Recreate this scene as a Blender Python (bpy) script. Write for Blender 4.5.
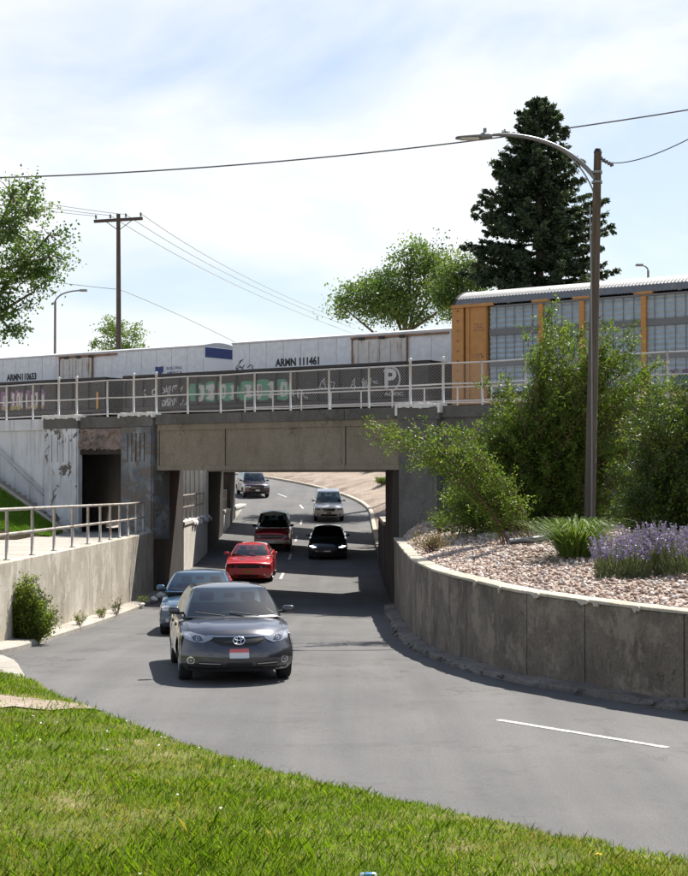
import bpy, bmesh, math, random
import numpy as np
from mathutils import Vector, Matrix
from mathutils.bvhtree import BVHTree

for o in list(bpy.data.objects): bpy.data.objects.remove(o)
S = bpy.context.scene
COL = S.collection
# ------------------------------------------------------------------ camera, sky, sun, exposure
F = 1500.0                    # focal length in photograph pixels (688 x 876)
HOR = 475.0                   # photograph row of the horizon
cam = bpy.data.cameras.new('camera')
cam.sensor_fit = 'VERTICAL'; cam.sensor_height = 36.0; cam.sensor_width = 36.0 * 688 / 876
cam.lens = F / 876 * 36.0
cam.clip_start = 0.3; cam.clip_end = 8000
camo = bpy.data.objects.new('camera', cam); COL.objects.link(camo)
camo.location = (0, 0, 0)
camo.rotation_euler = (math.radians(90) + math.atan((HOR - 438) / F), 0, 0)
S.camera = camo
S.render.resolution_x = 804; S.render.resolution_y = 1024

SUN = Vector((0.40, 0.66, 1.06)).normalized()
elev = math.asin(SUN.z); azim = math.atan2(SUN.x, SUN.y)
W = bpy.data.worlds.new('World'); S.world = W; W.use_nodes = True
wn = W.node_tree.nodes; wl = W.node_tree.links
for n in list(wn): wn.remove(n)
wout = wn.new('ShaderNodeOutputWorld'); wbg = wn.new('ShaderNodeBackground')
sky = wn.new('ShaderNodeTexSky'); sky.sky_type = 'NISHITA'; sky.sun_disc = False
sky.sun_elevation = elev; sky.sun_rotation = azim; sky.air_density = 1.0; sky.dust_density = 1.2; sky.ozone_density = 1.5
tc = wn.new('ShaderNodeTexCoord'); mp = wn.new('ShaderNodeMapping')
mp.inputs['Scale'].default_value = (1.0, 1.0, 2.1); mp.inputs['Location'].default_value = (0.35, 0.2, 0.1)
nz = wn.new('ShaderNodeTexNoise'); nz.inputs['Scale'].default_value = 4.2; nz.inputs['Detail'].default_value = 7
nz.inputs['Roughness'].default_value = 0.52; nz.inputs['Distortion'].default_value = 0.35
cr = wn.new('ShaderNodeValToRGB'); cr.color_ramp.elements[0].position = 0.36; cr.color_ramp.elements[1].position = 0.56
cr.color_ramp.elements[0].color = (0.40, 0.40, 0.40, 1); cr.color_ramp.elements[1].color = (0.95, 0.95, 0.95, 1)
wm = wn.new('ShaderNodeMixRGB'); wm.inputs['Color2'].default_value = (9.0, 9.2, 9.4, 1)   # thin bright cloud
wl.new(tc.outputs['Generated'], mp.inputs['Vector']); wl.new(mp.outputs['Vector'], nz.inputs['Vector'])
# cloud veil thinned to bluer sky above the view, to cut skylight and deepen shadows
sx_ = wn.new('ShaderNodeSeparateXYZ'); wl.new(tc.outputs['Generated'], sx_.inputs[0])
ev = wn.new('ShaderNodeMapRange'); ev.interpolation_type = 'SMOOTHSTEP'; ev.inputs['From Min'].default_value = 0.15; ev.inputs['From Max'].default_value = 0.72
ev.inputs['To Min'].default_value = 1.0; ev.inputs['To Max'].default_value = 0.22; wl.new(sx_.outputs['Z'], ev.inputs['Value'])
vm = wn.new('ShaderNodeMath'); vm.operation = 'MULTIPLY'
wl.new(nz.outputs['Fac'], cr.inputs['Fac']); wl.new(cr.outputs['Color'], vm.inputs[0]); wl.new(ev.outputs['Result'], vm.inputs[1]); wl.new(vm.outputs[0], wm.inputs['Fac'])
hs = wn.new('ShaderNodeHueSaturation'); hs.inputs['Saturation'].default_value = 1.3; hs.inputs['Value'].default_value = 1.15
wl.new(sky.outputs['Color'], hs.inputs['Color']); wl.new(hs.outputs['Color'], wm.inputs['Color1']); wl.new(wm.outputs['Color'], wbg.inputs['Color'])
wbg.inputs['Strength'].default_value = 0.062
wl.new(wbg.outputs['Background'], wout.inputs['Surface'])
sl = bpy.data.lights.new('sun', 'SUN'); sl.energy = 5.0; sl.angle = math.radians(0.53); sl.color = (1.0, 0.95, 0.87)
slo = bpy.data.objects.new('sun', sl); COL.objects.link(slo)
slo.rotation_euler = SUN.to_track_quat('Z', 'Y').to_euler(); slo.location = (20, 30, 60)
S.view_settings.view_transform = 'Standard'; S.view_settings.look = 'None'
S.view_settings.exposure = 0.93; S.view_settings.gamma = 1.0
S.render.engine = 'CYCLES'

# ------------------------------------------------------------------ helpers
R = random.Random(7)
NR = np.random.default_rng(11)

def px(x, y, d): return Vector(((x - 344) / F * d, d, (HOR - y) / F * d))

def tag(o, label, cat=None, group=None, kind=None):
    o['label'] = label
    if cat: o['category'] = cat
    if group: o['group'] = group
    if kind: o['kind'] = kind
    return o

def empty(name, loc=(0, 0, 0), rz=0.0):
    o = bpy.data.objects.new(name, None); COL.objects.link(o); o.empty_display_size = 0.2
    o.location = loc; o.rotation_euler = (0, 0, rz); return o

def struct(o, label=None):
    o['kind'] = 'structure'
    if label: o['label'] = label
    return o

class MB:
    """collects shapes for one mesh object"""
    def __init__(s): s.v = []; s.f = []
    def add(s, vs, fs):
        b = len(s.v); s.v += [tuple(p) for p in vs]; s.f += [tuple(i + b for i in f) for f in fs]; return s
    def box(s, c, d, rz=0.0, M=None):
        x, y, z = d[0] / 2, d[1] / 2, d[2] / 2
        P = [Vector(p) for p in ((-x,-y,-z),(x,-y,-z),(x,y,-z),(-x,y,-z),(-x,-y,z),(x,-y,z),(x,y,z),(-x,y,z))]
        if rz: m = Matrix.Rotation(rz, 3, 'Z'); P = [m @ p for p in P]
        if M is not None: P = [M @ p for p in P]
        c = Vector(c)
        return s.add([p + c for p in P], [(0,3,2,1),(4,5,6,7),(0,1,5,4),(1,2,6,5),(2,3,7,6),(3,0,4,7)])
    def bx(s, x0, x1, y0, y1, z0, z1): return s.box(((x0+x1)/2,(y0+y1)/2,(z0+z1)/2), (x1-x0, y1-y0, z1-z0))
    def cham(s, x0, x1, y0, y1, z0, z1, b):
        """box whose 12 edges are bevelled by b"""
        bm = bmesh.new(); bmesh.ops.create_cube(bm, size=1)
        for v in bm.verts:
            v.co = Vector((x0 if v.co.x < 0 else x1, y0 if v.co.y < 0 else y1, z0 if v.co.z < 0 else z1))
        bmesh.ops.bevel(bm, geom=list(bm.edges), offset=b, segments=2, affect='EDGES', profile=0.6)
        bm.verts.index_update()
        s.add([v.co[:] for v in bm.verts], [tuple(v.index for v in f.verts) for f in bm.faces]); bm.free(); return s
    def prism(s, poly, z0, z1):
        n = len(poly)
        zf0 = z0 if callable(z0) else (lambda x, y: z0); zf1 = z1 if callable(z1) else (lambda x, y: z1)
        vs = [(p[0], p[1], zf0(p[0], p[1])) for p in poly] + [(p[0], p[1], zf1(p[0], p[1])) for p in poly]
        a = sum(poly[i][0]*poly[(i+1)%n][1] - poly[(i+1)%n][0]*poly[i][1] for i in range(n))
        fs = [tuple(range(n-1, -1, -1)), tuple(range(n, 2*n))] + [(i, (i+1)%n, (i+1)%n+n, i+n) for i in range(n)]
        if a < 0: fs = [f[::-1] for f in fs]
        return s.add(vs, fs)
    def tube(s, pts, r, n=8, cap=True):
        pts = [Vector(p) for p in pts]; rr = r if isinstance(r, (list, tuple)) else [r] * len(pts)
        vs = []; fs = []; up = None
        for i, p in enumerate(pts):
            d = (pts[min(i+1, len(pts)-1)] - pts[max(i-1, 0)])
            if d.length < 1e-9: d = Vector((0, 0, 1))
            d.normalize()
            if up is None: up = Vector((0, 0, 1)) if abs(d.z) < 0.9 else Vector((1, 0, 0))
            a = d.cross(up)
            if a.length < 1e-5: a = d.cross(Vector((1, 0.3, 0)))
            a.normalize(); b = a.cross(d); up = b
            for k in range(n):
                t = 2 * math.pi * k / n; vs.append(p + (a * math.cos(t) + b * math.sin(t)) * rr[i])
        for i in range(len(pts) - 1):
            for k in range(n):
                fs.append((i*n+k, i*n+(k+1)%n, (i+1)*n+(k+1)%n, (i+1)*n+k))
        if cap: fs.append(tuple(range(n))); fs.append(tuple(range((len(pts)-1)*n+n-1, (len(pts)-1)*n-1, -1)))
        return s.add(vs, [f[::-1] for f in fs])
    def lathe(s, prof, n=24, M=None):
        vs = []; fs = []
        for (r, z) in prof:
            for k in range(n):
                t = 2*math.pi*k/n; v = Vector((r*math.cos(t), r*math.sin(t), z)); vs.append(M @ v if M is not None else v)
        for i in range(len(prof)-1):
            for k in range(n): fs.append((i*n+k, i*n+(k+1)%n, (i+1)*n+(k+1)%n, (i+1)*n+k))
        return s.add(vs, fs)
    def grid(s, P):
        P = np.asarray(P); a, b = P.shape[:2]
        return s.add(P.reshape(-1, 3).tolist(), [(i*b+j, i*b+j+1, (i+1)*b+j+1, (i+1)*b+j) for i in range(a-1) for j in range(b-1)])
    def build(s, name, mat, parent=None, org=None, smooth=False, merge=0.0, fixn=False):
        if org is None and parent is not None and parent.get('_w'): org = parent.location
        v = s.v if org is None else [(p[0]-org[0], p[1]-org[1], p[2]-org[2]) for p in s.v]
        me = bpy.data.meshes.new(name); me.from_pydata(v, [], s.f); me.validate()
        if merge or fixn:
            bm = bmesh.new(); bm.from_mesh(me)
            if merge: bmesh.ops.remove_doubles(bm, verts=bm.verts, dist=merge)
            if fixn: bmesh.ops.recalc_face_normals(bm, faces=bm.faces)
            bm.to_mesh(me); bm.free()
        return link(name, me, mat, parent, smooth, org if parent is None else None)

def link(name, me, mat, parent=None, smooth=False, loc=None):
    if smooth: me.polygons.foreach_set('use_smooth', [True] * len(me.polygons))
    if mat is not None: me.materials.append(mat)
    o = bpy.data.objects.new(name, me); COL.objects.link(o)
    if parent is not None: o.parent = parent
    if loc is not None: o.location = loc
    return o

def crisp(o, ang=40):
    me = o.data; me.polygons.foreach_set('use_smooth', [True] * len(me.polygons)); me.set_sharp_from_angle(angle=math.radians(ang)); return o

def wempty(name, loc):
    """Empty whose children are given in world coordinates"""
    o = empty(name, loc); o['_w'] = 1; return o

def quads_mesh(name, V, mat, parent=None, org=None, nv=4):
    """V: (N, nv, 3) separate polygons, made with foreach_set for speed"""
    V = np.asarray(V, dtype=np.float32)
    if org is None and parent is not None and parent.get('_w'): org = parent.location
    if org is not None: V = V - np.array(org[:], dtype=np.float32)
    n = V.shape[0]
    me = bpy.data.meshes.new(name)
    me.vertices.add(n * nv); me.vertices.foreach_set('co', V.reshape(-1))
    me.loops.add(n * nv); me.loops.foreach_set('vertex_index', np.arange(n * nv, dtype=np.int32))
    me.polygons.add(n); me.polygons.foreach_set('loop_start', np.arange(0, n * nv, nv, dtype=np.int32))
    me.update(calc_edges=True)
    return link(name, me, mat, parent, False, org if parent is None else None)

def tri_mesh(name, V, Fc, mat, parent=None, org=None, smooth=False):
    V = np.asarray(V, dtype=np.float32); Fc = np.asarray(Fc, dtype=np.int32); k = Fc.shape[1]
    if org is None and parent is not None and parent.get('_w'): org = parent.location
    if org is not None: V = V - np.array(org[:], dtype=np.float32)
    me = bpy.data.meshes.new(name)
    me.vertices.add(len(V)); me.vertices.foreach_set('co', V.reshape(-1))
    me.loops.add(Fc.size); me.loops.foreach_set('vertex_index', Fc.reshape(-1))
    me.polygons.add(len(Fc)); me.polygons.foreach_set('loop_start', np.arange(0, Fc.size, k, dtype=np.int32))
    me.update(calc_edges=True)
    return link(name, me, mat, parent, smooth, org if parent is None else None)

def copy_tree(o, parent=None):
    c = o.copy(); COL.objects.link(c); c.parent = parent
    for ch in [x for x in bpy.data.objects if x.parent == o]: copy_tree(ch, c)
    return c

def text_mesh(body, size, bold=0.0):
    cu = bpy.data.curves.new('text', 'FONT'); cu.body = body; cu.size = size; cu.offset = bold; cu.resolution_u = 3
    o = bpy.data.objects.new('text', cu); COL.objects.link(o)
    bpy.context.view_layer.update()
    me = bpy.data.meshes.new_from_object(o.evaluated_get(bpy.context.evaluated_depsgraph_get()))
    bpy.data.objects.remove(o); bpy.data.curves.remove(cu)
    return me

def text_side(name, body, x0, x1, z0, h, y, mat, parent, bold=0.0):
    """flat lettering on a wall facing local -y, fitted between x0 and x1, height h"""
    me = text_mesh(body, 1.0, bold)
    n = len(me.vertices); a = np.empty(n * 3, dtype=np.float32); me.vertices.foreach_get('co', a); a = a.reshape(-1, 3)
    mn = a.min(0); mx = a.max(0)
    b = np.empty_like(a)
    b[:, 0] = x0 + (a[:, 0] - mn[0]) / (mx[0] - mn[0]) * (x1 - x0); b[:, 1] = y
    b[:, 2] = z0 + (a[:, 1] - mn[1]) / (mx[1] - mn[1]) * h
    me.vertices.foreach_set('co', b.reshape(-1)); me.update(); me.name = name
    return link(name, me, mat, parent)

# ------------------------------------------------------------------ materials
MATS = {}
def mat(name, col=(0.5, 0.5, 0.5), rough=0.6, metal=0.0, spec=0.5, coat=0.0, fn=None, emit=None, estr=0.0):
    if name in MATS: return MATS[name]
    m = bpy.data.materials.new(name); m.use_nodes = True; nt = m.node_tree
    b = nt.nodes['Principled BSDF']
    b.inputs['Base Color'].default_value = (*col, 1); b.inputs['Roughness'].default_value = rough
    b.inputs['Metallic'].default_value = metal; b.inputs['Specular IOR Level'].default_value = spec
    b.inputs['Coat Weight'].default_value = coat; b.inputs['Coat Roughness'].default_value = 0.04
    if emit: b.inputs['Emission Color'].default_value = (*emit, 1); b.inputs['Emission Strength'].default_value = estr
    if fn: fn(nt, b)
    MATS[name] = m; return m

def nd(nt, kind, **kw):
    n = nt.nodes.new(kind)
    for k, v in kw.items():
        if k in n.inputs: n.inputs[k].default_value = v
        else: setattr(n, k, v)
    return n

def coords(nt, scale=(1, 1, 1), kind='Position'):
    if kind == 'Position': g = nt.nodes.new('ShaderNodeNewGeometry'); out = g.outputs['Position']
    else: g = nt.nodes.new('ShaderNodeTexCoord'); out = g.outputs['Object']
    m = nt.nodes.new('ShaderNodeMapping'); m.inputs['Scale'].default_value = scale
    nt.links.new(out, m.inputs['Vector']); return m.outputs['Vector']

def noise(nt, vec, scale, detail=4, rough=0.55, dist=0.0):
    n = nd(nt, 'ShaderNodeTexNoise', Scale=scale, Detail=detail, Roughness=rough, Distortion=dist)
    nt.links.new(vec, n.inputs['Vector']); return n.outputs['Fac']

def ramp(nt, fac, stops):
    r = nt.nodes.new('ShaderNodeValToRGB'); e = r.color_ramp.elements
    while len(e) < len(stops): e.new(0.5)
    for i, (p, c) in enumerate(stops): e[i].position = p; e[i].color = (*c, 1) if len(c) == 3 else c
    nt.links.new(fac, r.inputs['Fac']); return r.outputs['Color']

def mix(nt, fac, a, b, mode='MIX'):
    m = nt.nodes.new('ShaderNodeMixRGB'); m.blend_type = mode
    for sock, val in ((m.inputs['Fac'], fac), (m.inputs['Color1'], a), (m.inputs['Color2'], b)):
        if isinstance(val, (int, float)): sock.default_value = val
        elif isinstance(val, tuple): sock.default_value = (*val, 1)
        else: nt.links.new(val, sock)
    return m.outputs['Color']

def bump(nt, b, h, strength=0.3, dist=0.02):
    n = nd(nt, 'ShaderNodeBump', Strength=strength, Distance=dist)
    nt.links.new(h, n.inputs['Height']); nt.links.new(n.outputs['Normal'], b.inputs['Normal'])

G3 = lambda v: (v, v, v)

def concrete(name, c1, c2, streak=0.5, stain=(0.05, 0.045, 0.04), light=None, kind='Position', rough=0.9, crack=True, bstr=0.5):
    def fn(nt, b):
        v = coords(nt, kind=kind)
        big = noise(nt, v, 0.45, 5, 0.6); col = ramp(nt, big, [(0.35, c1), (0.65, c2)])
        fine = noise(nt, v, 22, 4, 0.7)
        col = mix(nt, 0.55, col, ramp(nt, fine, [(0.3, G3(0.28)), (0.7, G3(0.75))]), 'OVERLAY')
        vs = coords(nt, (1.3, 1.3, 0.8), kind)
        st = noise(nt, vs, 1.2, 10, 0.74, 0.3)
        f = ramp(nt, st, [(0.46, G3(0)), (0.70, G3(streak))])
        col = mix(nt, f, col, stain)
        thin = noise(nt, coords(nt, (7, 7, 0.45), kind), 1.0, 6, 0.65)
        patchy = noise(nt, v, 0.8, 4, 0.6)
        f2 = mix(nt, 1.0, ramp(nt, thin, [(0.56, G3(0)), (0.72, G3(0.6))]), ramp(nt, patchy, [(0.45, G3(0)), (0.62, G3(1))]), 'MULTIPLY')
        col = mix(nt, f2, col, stain)
        st2 = noise(nt, coords(nt, (1.1, 1.1, 1.0), kind), 1.0, 10, 0.76, 0.2)
        if light: col = mix(nt, ramp(nt, st2, [(0.50, G3(0)), (0.57, G3(0.75))]), col, light)
        if crack:
            col = mix(nt, crackf(nt, v, 0.42, 0.8), col, (0.03, 0.028, 0.025))
        nt.links.new(col, b.inputs['Base Color'])
        hb = mix(nt, 0.5, noise(nt, v, 5, 6, 0.65), noise(nt, v, 45, 3, 0.6))
        bump(nt, b, hb, bstr, 0.03)
    return mat(name, c1, rough, fn=fn, spec=0.3)

def crackf(nt, v, scale, amt):
    r = noise(nt, v, scale, 9, 0.62, 0.25)
    line = ramp(nt, r, [(0.495, G3(0)), (0.4985, G3(amt)), (0.5015, G3(amt)), (0.505, G3(0))])
    mk = ramp(nt, noise(nt, v, scale * 0.8, 2), [(0.52, G3(0)), (0.6, G3(1))])
    return mix(nt, 1.0, line, mk, 'MULTIPLY')

def nd_noise_col(nt, v, scale):
    n = nd(nt, 'ShaderNodeTexNoise', Scale=scale, Detail=4); nt.links.new(v, n.inputs['Vector']); return n.outputs['Color']

def peeled(name, paint, under, amount=0.5, scale=1.6, paint2=None):
    """paint flaking off old concrete"""
    def fn(nt, b):
        v = coords(nt)
        n1 = noise(nt, v, scale, 8, 0.68, 0.4)
        f = ramp(nt, n1, [(amount - 0.012, G3(0)), (amount + 0.012, G3(1))])
        u = mix(nt, noise(nt, v, 9, 5, 0.7), tuple(c * 0.55 for c in under), tuple(min(1, c * 1.35) for c in under))
        p = mix(nt, ramp(nt, noise(nt, v, 1.1, 3), [(0.4, G3(0)), (0.6, G3(1))]), paint, paint2 or tuple(c * 0.8 for c in paint))
        p = mix(nt, ramp(nt, noise(nt, coords(nt, (3, 3, 0.2)), 1.6, 4, 0.7), [(0.52, G3(0)), (0.7, G3(0.45))]), p, (0.10, 0.09, 0.08))
        nt.links.new(mix(nt, f, p, u), b.inputs['Base Color'])
        h = mix(nt, f, G3(0.8), noise(nt, v, 12, 5, 0.7)); bump(nt, b, h, 0.7, 0.04)
    return mat(name, paint, 0.85, fn=fn, spec=0.3)

def metal(name, col, rough=0.45, met=0.0, rust=None, amt=0.6, kind='Object', vs=(1, 1, 1), sc=2.5):
    def fn(nt, b):
        v = coords(nt, kind=kind)
        c = mix(nt, 0.35, col, ramp(nt, noise(nt, v, 3.5, 5, 0.6), [(0.3, tuple(k * 0.6 for k in col)), (0.7, tuple(min(1, k * 1.25) for k in col))]))
        if rust:
            f = ramp(nt, noise(nt, coords(nt, vs, kind), sc, 7, 0.7), [(amt, G3(0)), (amt + 0.1, G3(0.85))])
            c = mix(nt, f, c, rust)
        nt.links.new(c, b.inputs['Base Color'])
        bump(nt, b, noise(nt, v, 30, 3), 0.08, 0.01)
    return mat(name, col, rough, met, fn=fn)

def leafmat(name, c1, c2, trans=0.35, rough=0.5):
    def fn(nt, b):
        g = nt.nodes.new('ShaderNodeNewGeometry')
        col = ramp(nt, g.outputs['Random Per Island'], [(0.0, c1), (1.0, c2)])
        nt.links.new(col, b.inputs['Base Color'])
        t = nt.nodes.new('ShaderNodeBsdfTranslucent'); ms = nt.nodes.new('ShaderNodeMixShader'); ms.inputs[0].default_value = trans
        tcx = mix(nt, 1.0, col, (1.0, 1.0, 0.55), 'MULTIPLY'); nt.links.new(tcx, t.inputs['Color'])
        out = nt.nodes['Material Output']
        nt.links.new(b.outputs[0], ms.inputs[1]); nt.links.new(t.outputs[0], ms.inputs[2]); nt.links.new(ms.outputs[0], out.inputs['Surface'])
    return mat(name, c1, rough, fn=fn, spec=0.35)

def carpaint(name, col, metal_=0.5, rough=0.32):
    def fn(nt, b):
        v = coords(nt, kind='Object')
        d = ramp(nt, noise(nt, v, 2.2, 5), [(0.35, tuple(col)), (0.75, tuple(c * 0.85 + 0.012 for c in col))])
        # road dust low on the panels
        sp = nt.nodes.new('ShaderNodeSeparateXYZ'); nt.links.new(v, sp.inputs[0])
        mr = nd(nt, 'ShaderNodeMapRange'); mr.inputs['From Min'].default_value = 0.55; mr.inputs['From Max'].default_value = 0.15
        mr.inputs['To Max'].default_value = 0.35; nt.links.new(sp.outputs['Z'], mr.inputs['Value'])
        nt.links.new(mix(nt, mr.outputs['Result'], d, (0.12, 0.10, 0.08)), b.inputs['Base Color'])
    return mat(name, col, rough, metal_, coat=1.0, fn=fn)

def glassmat(name, tint=(0.25, 0.33, 0.33), see=0.6):
    def fn(nt, b):
        out = nt.nodes['Material Output']
        tr = nt.nodes.new('ShaderNodeBsdfTransparent'); tr.inputs['Color'].default_value = (*[t * see for t in tint], 1)
        gl = nt.nodes.new('ShaderNodeBsdfGlossy'); gl.inputs['Roughness'].default_value = 0.03; gl.inputs['Color'].default_value = (0.9, 0.97, 1, 1)
        fr = nt.nodes.new('ShaderNodeFresnel'); fr.inputs['IOR'].default_value = 1.9
        ms = nt.nodes.new('ShaderNodeMixShader')
        nt.links.new(fr.outputs[0], ms.inputs[0]); nt.links.new(tr.outputs[0], ms.inputs[1]); nt.links.new(gl.outputs[0], ms.inputs[2])
        nt.links.new(ms.outputs[0], out.inputs['Surface'])
    return mat(name, (0.02, 0.02, 0.02), 0.05, fn=fn)

def f_asphalt(nt, b):
    v = coords(nt)
    base = ramp(nt, noise(nt, v, 0.35, 5, 0.6), [(0.32, (0.068, 0.066, 0.066)), (0.5, (0.092, 0.090, 0.089)), (0.68, (0.118, 0.115, 0.113))])
    lane = noise(nt, coords(nt, (0.9, 0.05, 1)), 1.2, 4)                          # wheel-track polish along the road
    base = mix(nt, 0.45, base, ramp(nt, lane, [(0.35, (0.07, 0.07, 0.07)), (0.65, (0.135, 0.132, 0.128))]))
    fine = noise(nt, v, 70, 3, 0.75)
    base = mix(nt, 0.6, base, ramp(nt, fine, [(0.3, G3(0.25)), (0.72, G3(0.8))]), 'OVERLAY')
    sp = nd(nt, 'ShaderNodeTexVoronoi', Scale=38); nt.links.new(v, sp.inputs['Vector'])
    base = mix(nt, ramp(nt, sp.outputs['Distance'], [(0.08, G3(0.6)), (0.22, G3(0))]), base, (0.27, 0.26, 0.25))
    base = mix(nt, crackf(nt, v, 0.17, 0.75), base, (0.028, 0.027, 0.026)); base = mix(nt, crackf(nt, coords(nt, (1.0, 0.35, 1)), 0.5, 0.5), base, (0.035, 0.034, 0.033))
    st = ramp(nt, noise(nt, v, 0.9, 8, 0.75), [(0.54, G3(0)), (0.68, G3(0.5))])
    base = mix(nt, st, base, (0.05, 0.048, 0.047))
    nt.links.new(base, b.inputs['Base Color'])
    bump(nt, b, fine, 0.45, 0.012)
M_asphalt = mat('asphalt', rough=0.85, fn=f_asphalt, spec=0.35)

def f_gravel(nt, b):
    v = coords(nt)
    vo = nd(nt, 'ShaderNodeTexVoronoi', Scale=15); nt.links.new(v, vo.inputs['Vector'])
    bw = nt.nodes.new('ShaderNodeRGBToBW'); nt.links.new(vo.outputs['Color'], bw.inputs[0])
    c = ramp(nt, bw.outputs[0], [(0.2, (0.22, 0.155, 0.115)), (0.5, (0.38, 0.29, 0.23)), (0.8, (0.52, 0.44, 0.38))])
    c = mix(nt, ramp(nt, vo.outputs['Distance'], [(0.35, G3(0)), (0.6, G3(0.8))]), c, (0.08, 0.06, 0.05))
    nt.links.new(c, b.inputs['Base Color']); bump(nt, b, vo.outputs['Distance'], -0.9, 0.05)
M_gravel = mat('gravel', rough=0.95, fn=f_gravel, spec=0.2)

def f_dirt(nt, b):
    v = coords(nt)
    c = ramp(nt, noise(nt, v, 0.7, 7, 0.7), [(0.3, (0.20, 0.15, 0.11)), (0.5, (0.30, 0.24, 0.19)), (0.72, (0.37, 0.31, 0.26))])
    c = mix(nt, 0.6, c, ramp(nt, noise(nt, v, 8, 5, 0.8), [(0.3, G3(0.25)), (0.7, G3(0.75))]), 'OVERLAY')
    nt.links.new(c, b.inputs['Base Color']); bump(nt, b, noise(nt, v, 14, 5, 0.7), 0.6, 0.06)
M_dirt = mat('dirt', rough=0.95, fn=f_dirt, spec=0.2)

def f_soil(nt, b):
    v = coords(nt)
    c = ramp(nt, noise(nt, v, 1.3, 6, 0.7), [(0.35, (0.07, 0.085, 0.018)), (0.55, (0.12, 0.125, 0.03)), (0.75, (0.26, 0.20, 0.12))])
    nt.links.new(c, b.inputs['Base Color']); bump(nt, b, noise(nt, v, 25, 4), 0.5, 0.03)
M_soil = mat('turf_soil', rough=0.95, fn=f_soil, spec=0.2)

def f_lawn(nt, b):
    v = coords(nt)
    c = ramp(nt, noise(nt, v, 2.5, 6, 0.7), [(0.35, (0.05, 0.11, 0.012)), (0.65, (0.09, 0.17, 0.025))])
    nt.links.new(c, b.inputs['Base Color']); bump(nt, b, noise(nt, v, 40, 4), 0.8, 0.04)
M_lawn = mat('lawn', rough=0.9, fn=f_lawn, spec=0.2)

M_girder = concrete('girder_concrete', (0.20, 0.172, 0.128), (0.245, 0.215, 0.165), 0.45, stain=(0.085, 0.072, 0.055))
M_parapet = concrete('parapet_concrete', (0.10, 0.096, 0.088), (0.155, 0.15, 0.14), 0.5)
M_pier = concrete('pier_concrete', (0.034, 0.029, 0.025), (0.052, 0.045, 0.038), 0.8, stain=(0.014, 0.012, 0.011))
M_gapw = concrete('gap_wall_concrete', (0.56, 0.53, 0.46), (0.66, 0.63, 0.56), 0.4, stain=(0.32, 0.28, 0.22))
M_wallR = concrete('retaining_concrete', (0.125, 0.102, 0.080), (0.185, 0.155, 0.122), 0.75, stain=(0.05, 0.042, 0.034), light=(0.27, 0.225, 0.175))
M_coping = concrete('coping_concrete', (0.40, 0.355, 0.28), (0.50, 0.45, 0.365), 0.25, crack=False)
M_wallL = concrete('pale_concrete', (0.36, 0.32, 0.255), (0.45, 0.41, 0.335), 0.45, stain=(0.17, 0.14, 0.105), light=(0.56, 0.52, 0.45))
M_walk = concrete('walk_concrete', (0.30, 0.275, 0.24), (0.39, 0.365, 0.32), 0.35, stain=(.17,.15,.125))
M_chip = concrete('chipped_concrete', (0.66, 0.65, 0.62), (0.8, 0.79, 0.76), 0.1, crack=False)
M_white = peeled('white_wall_paint', (0.62, 0.64, 0.655), (0.30, 0.27, 0.24), 0.76, 0.9, (0.57, 0.585, 0.60))
M_pilw = peeled('worn_white_paint', (0.62, 0.64, 0.66), (0.15, 0.13, 0.11), 0.575, 1.3, (0.52, 0.54, 0.56))
M_pilb = peeled('worn_blue_paint', (0.12, 0.14, 0.165), (0.17, 0.15, 0.13), 0.50, 2.3, (0.24, 0.25, 0.26))
M_spall = concrete('spalled_concrete', (0.20, 0.155, 0.135), (0.28, 0.225, 0.20), 0.3, bstr=1.0)
M_galv = metal('galvanised_pipe', (0.56, 0.55, 0.53), 0.42, 0.35, (0.20, 0.12, 0.08), 0.66)
M_rail = metal('worn_rail_pipe', (0.40, 0.37, 0.33), 0.5, 0.3, (0.17, 0.10, 0.06), 0.52)
M_wire = mat('fence_wire', (0.40, 0.39, 0.38), 0.5, 0.4)
def f_line(nt, b):
    v = coords(nt); f = ramp(nt, noise(nt, v, 9, 6, 0.75), [(0.42, G3(0)), (0.58, G3(0.8))])
    nt.links.new(mix(nt, f, (0.62, 0.61, 0.58), (0.17, 0.17, 0.165)), b.inputs['Base Color'])
M_line = mat('road_paint', rough=0.8, fn=f_line)
# ------------------------------------------------------------------ lie of the land
_zk = [(-80,-3.3),(20,-3.3),(26,-3.34),(32,-3.6),(38,-3.9),(48,-4.28),(55,-4.38),(62,-4.3),(70,-4.1),(77,-3.8),(85,-3.35),(94,-2.75),(103,-2.15),(111,-1.6),(118,-1.05),(130,-.1),(145,.7),(170,1.4),(300,1.6)]
_yy = np.arange(-80, 300, 0.5)
_zz = np.interp(_yy, [k[0] for k in _zk], [k[1] for k in _zk])
_zs = np.convolve(np.pad(_zz, 8, mode='edge'), np.ones(17) / 17, mode='valid')
def zr(y): return float(np.interp(y, _yy, _zs))

def spline(pts, step=0.5):
    P = [np.array(p, float) for p in pts]; P = [2*P[0]-P[1]] + P + [2*P[-1]-P[-2]]; out = []
    for i in range(1, len(P) - 2):
        n = max(2, int(np.linalg.norm(P[i+1]-P[i]) / step))
        for k in range(n):
            t = k / n; a, b, c, d = P[i-1], P[i], P[i+1], P[i+2]
            out.append(0.5*((2*b)+(c-a)*t+(2*a-5*b+4*c-d)*t*t+(3*b-a-3*c+d)*t**3))
    out.append(P[-2]); return np.array(out)

def resample(C, step):
    s = np.concatenate([[0], np.cumsum(np.linalg.norm(np.diff(C, axis=0), axis=1))])
    n = max(2, int(round(s[-1] / step)) + 1); t = np.linspace(0, s[-1], n)
    return np.stack([np.interp(t, s, C[:, k]) for k in range(C.shape[1])], 1)

def normals2(C):
    T = np.gradient(C[:, :2], axis=0); T /= np.linalg.norm(T, axis=1)[:, None]
    return np.stack([T[:, 1], -T[:, 0]], 1)          # to the right of travel

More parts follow.
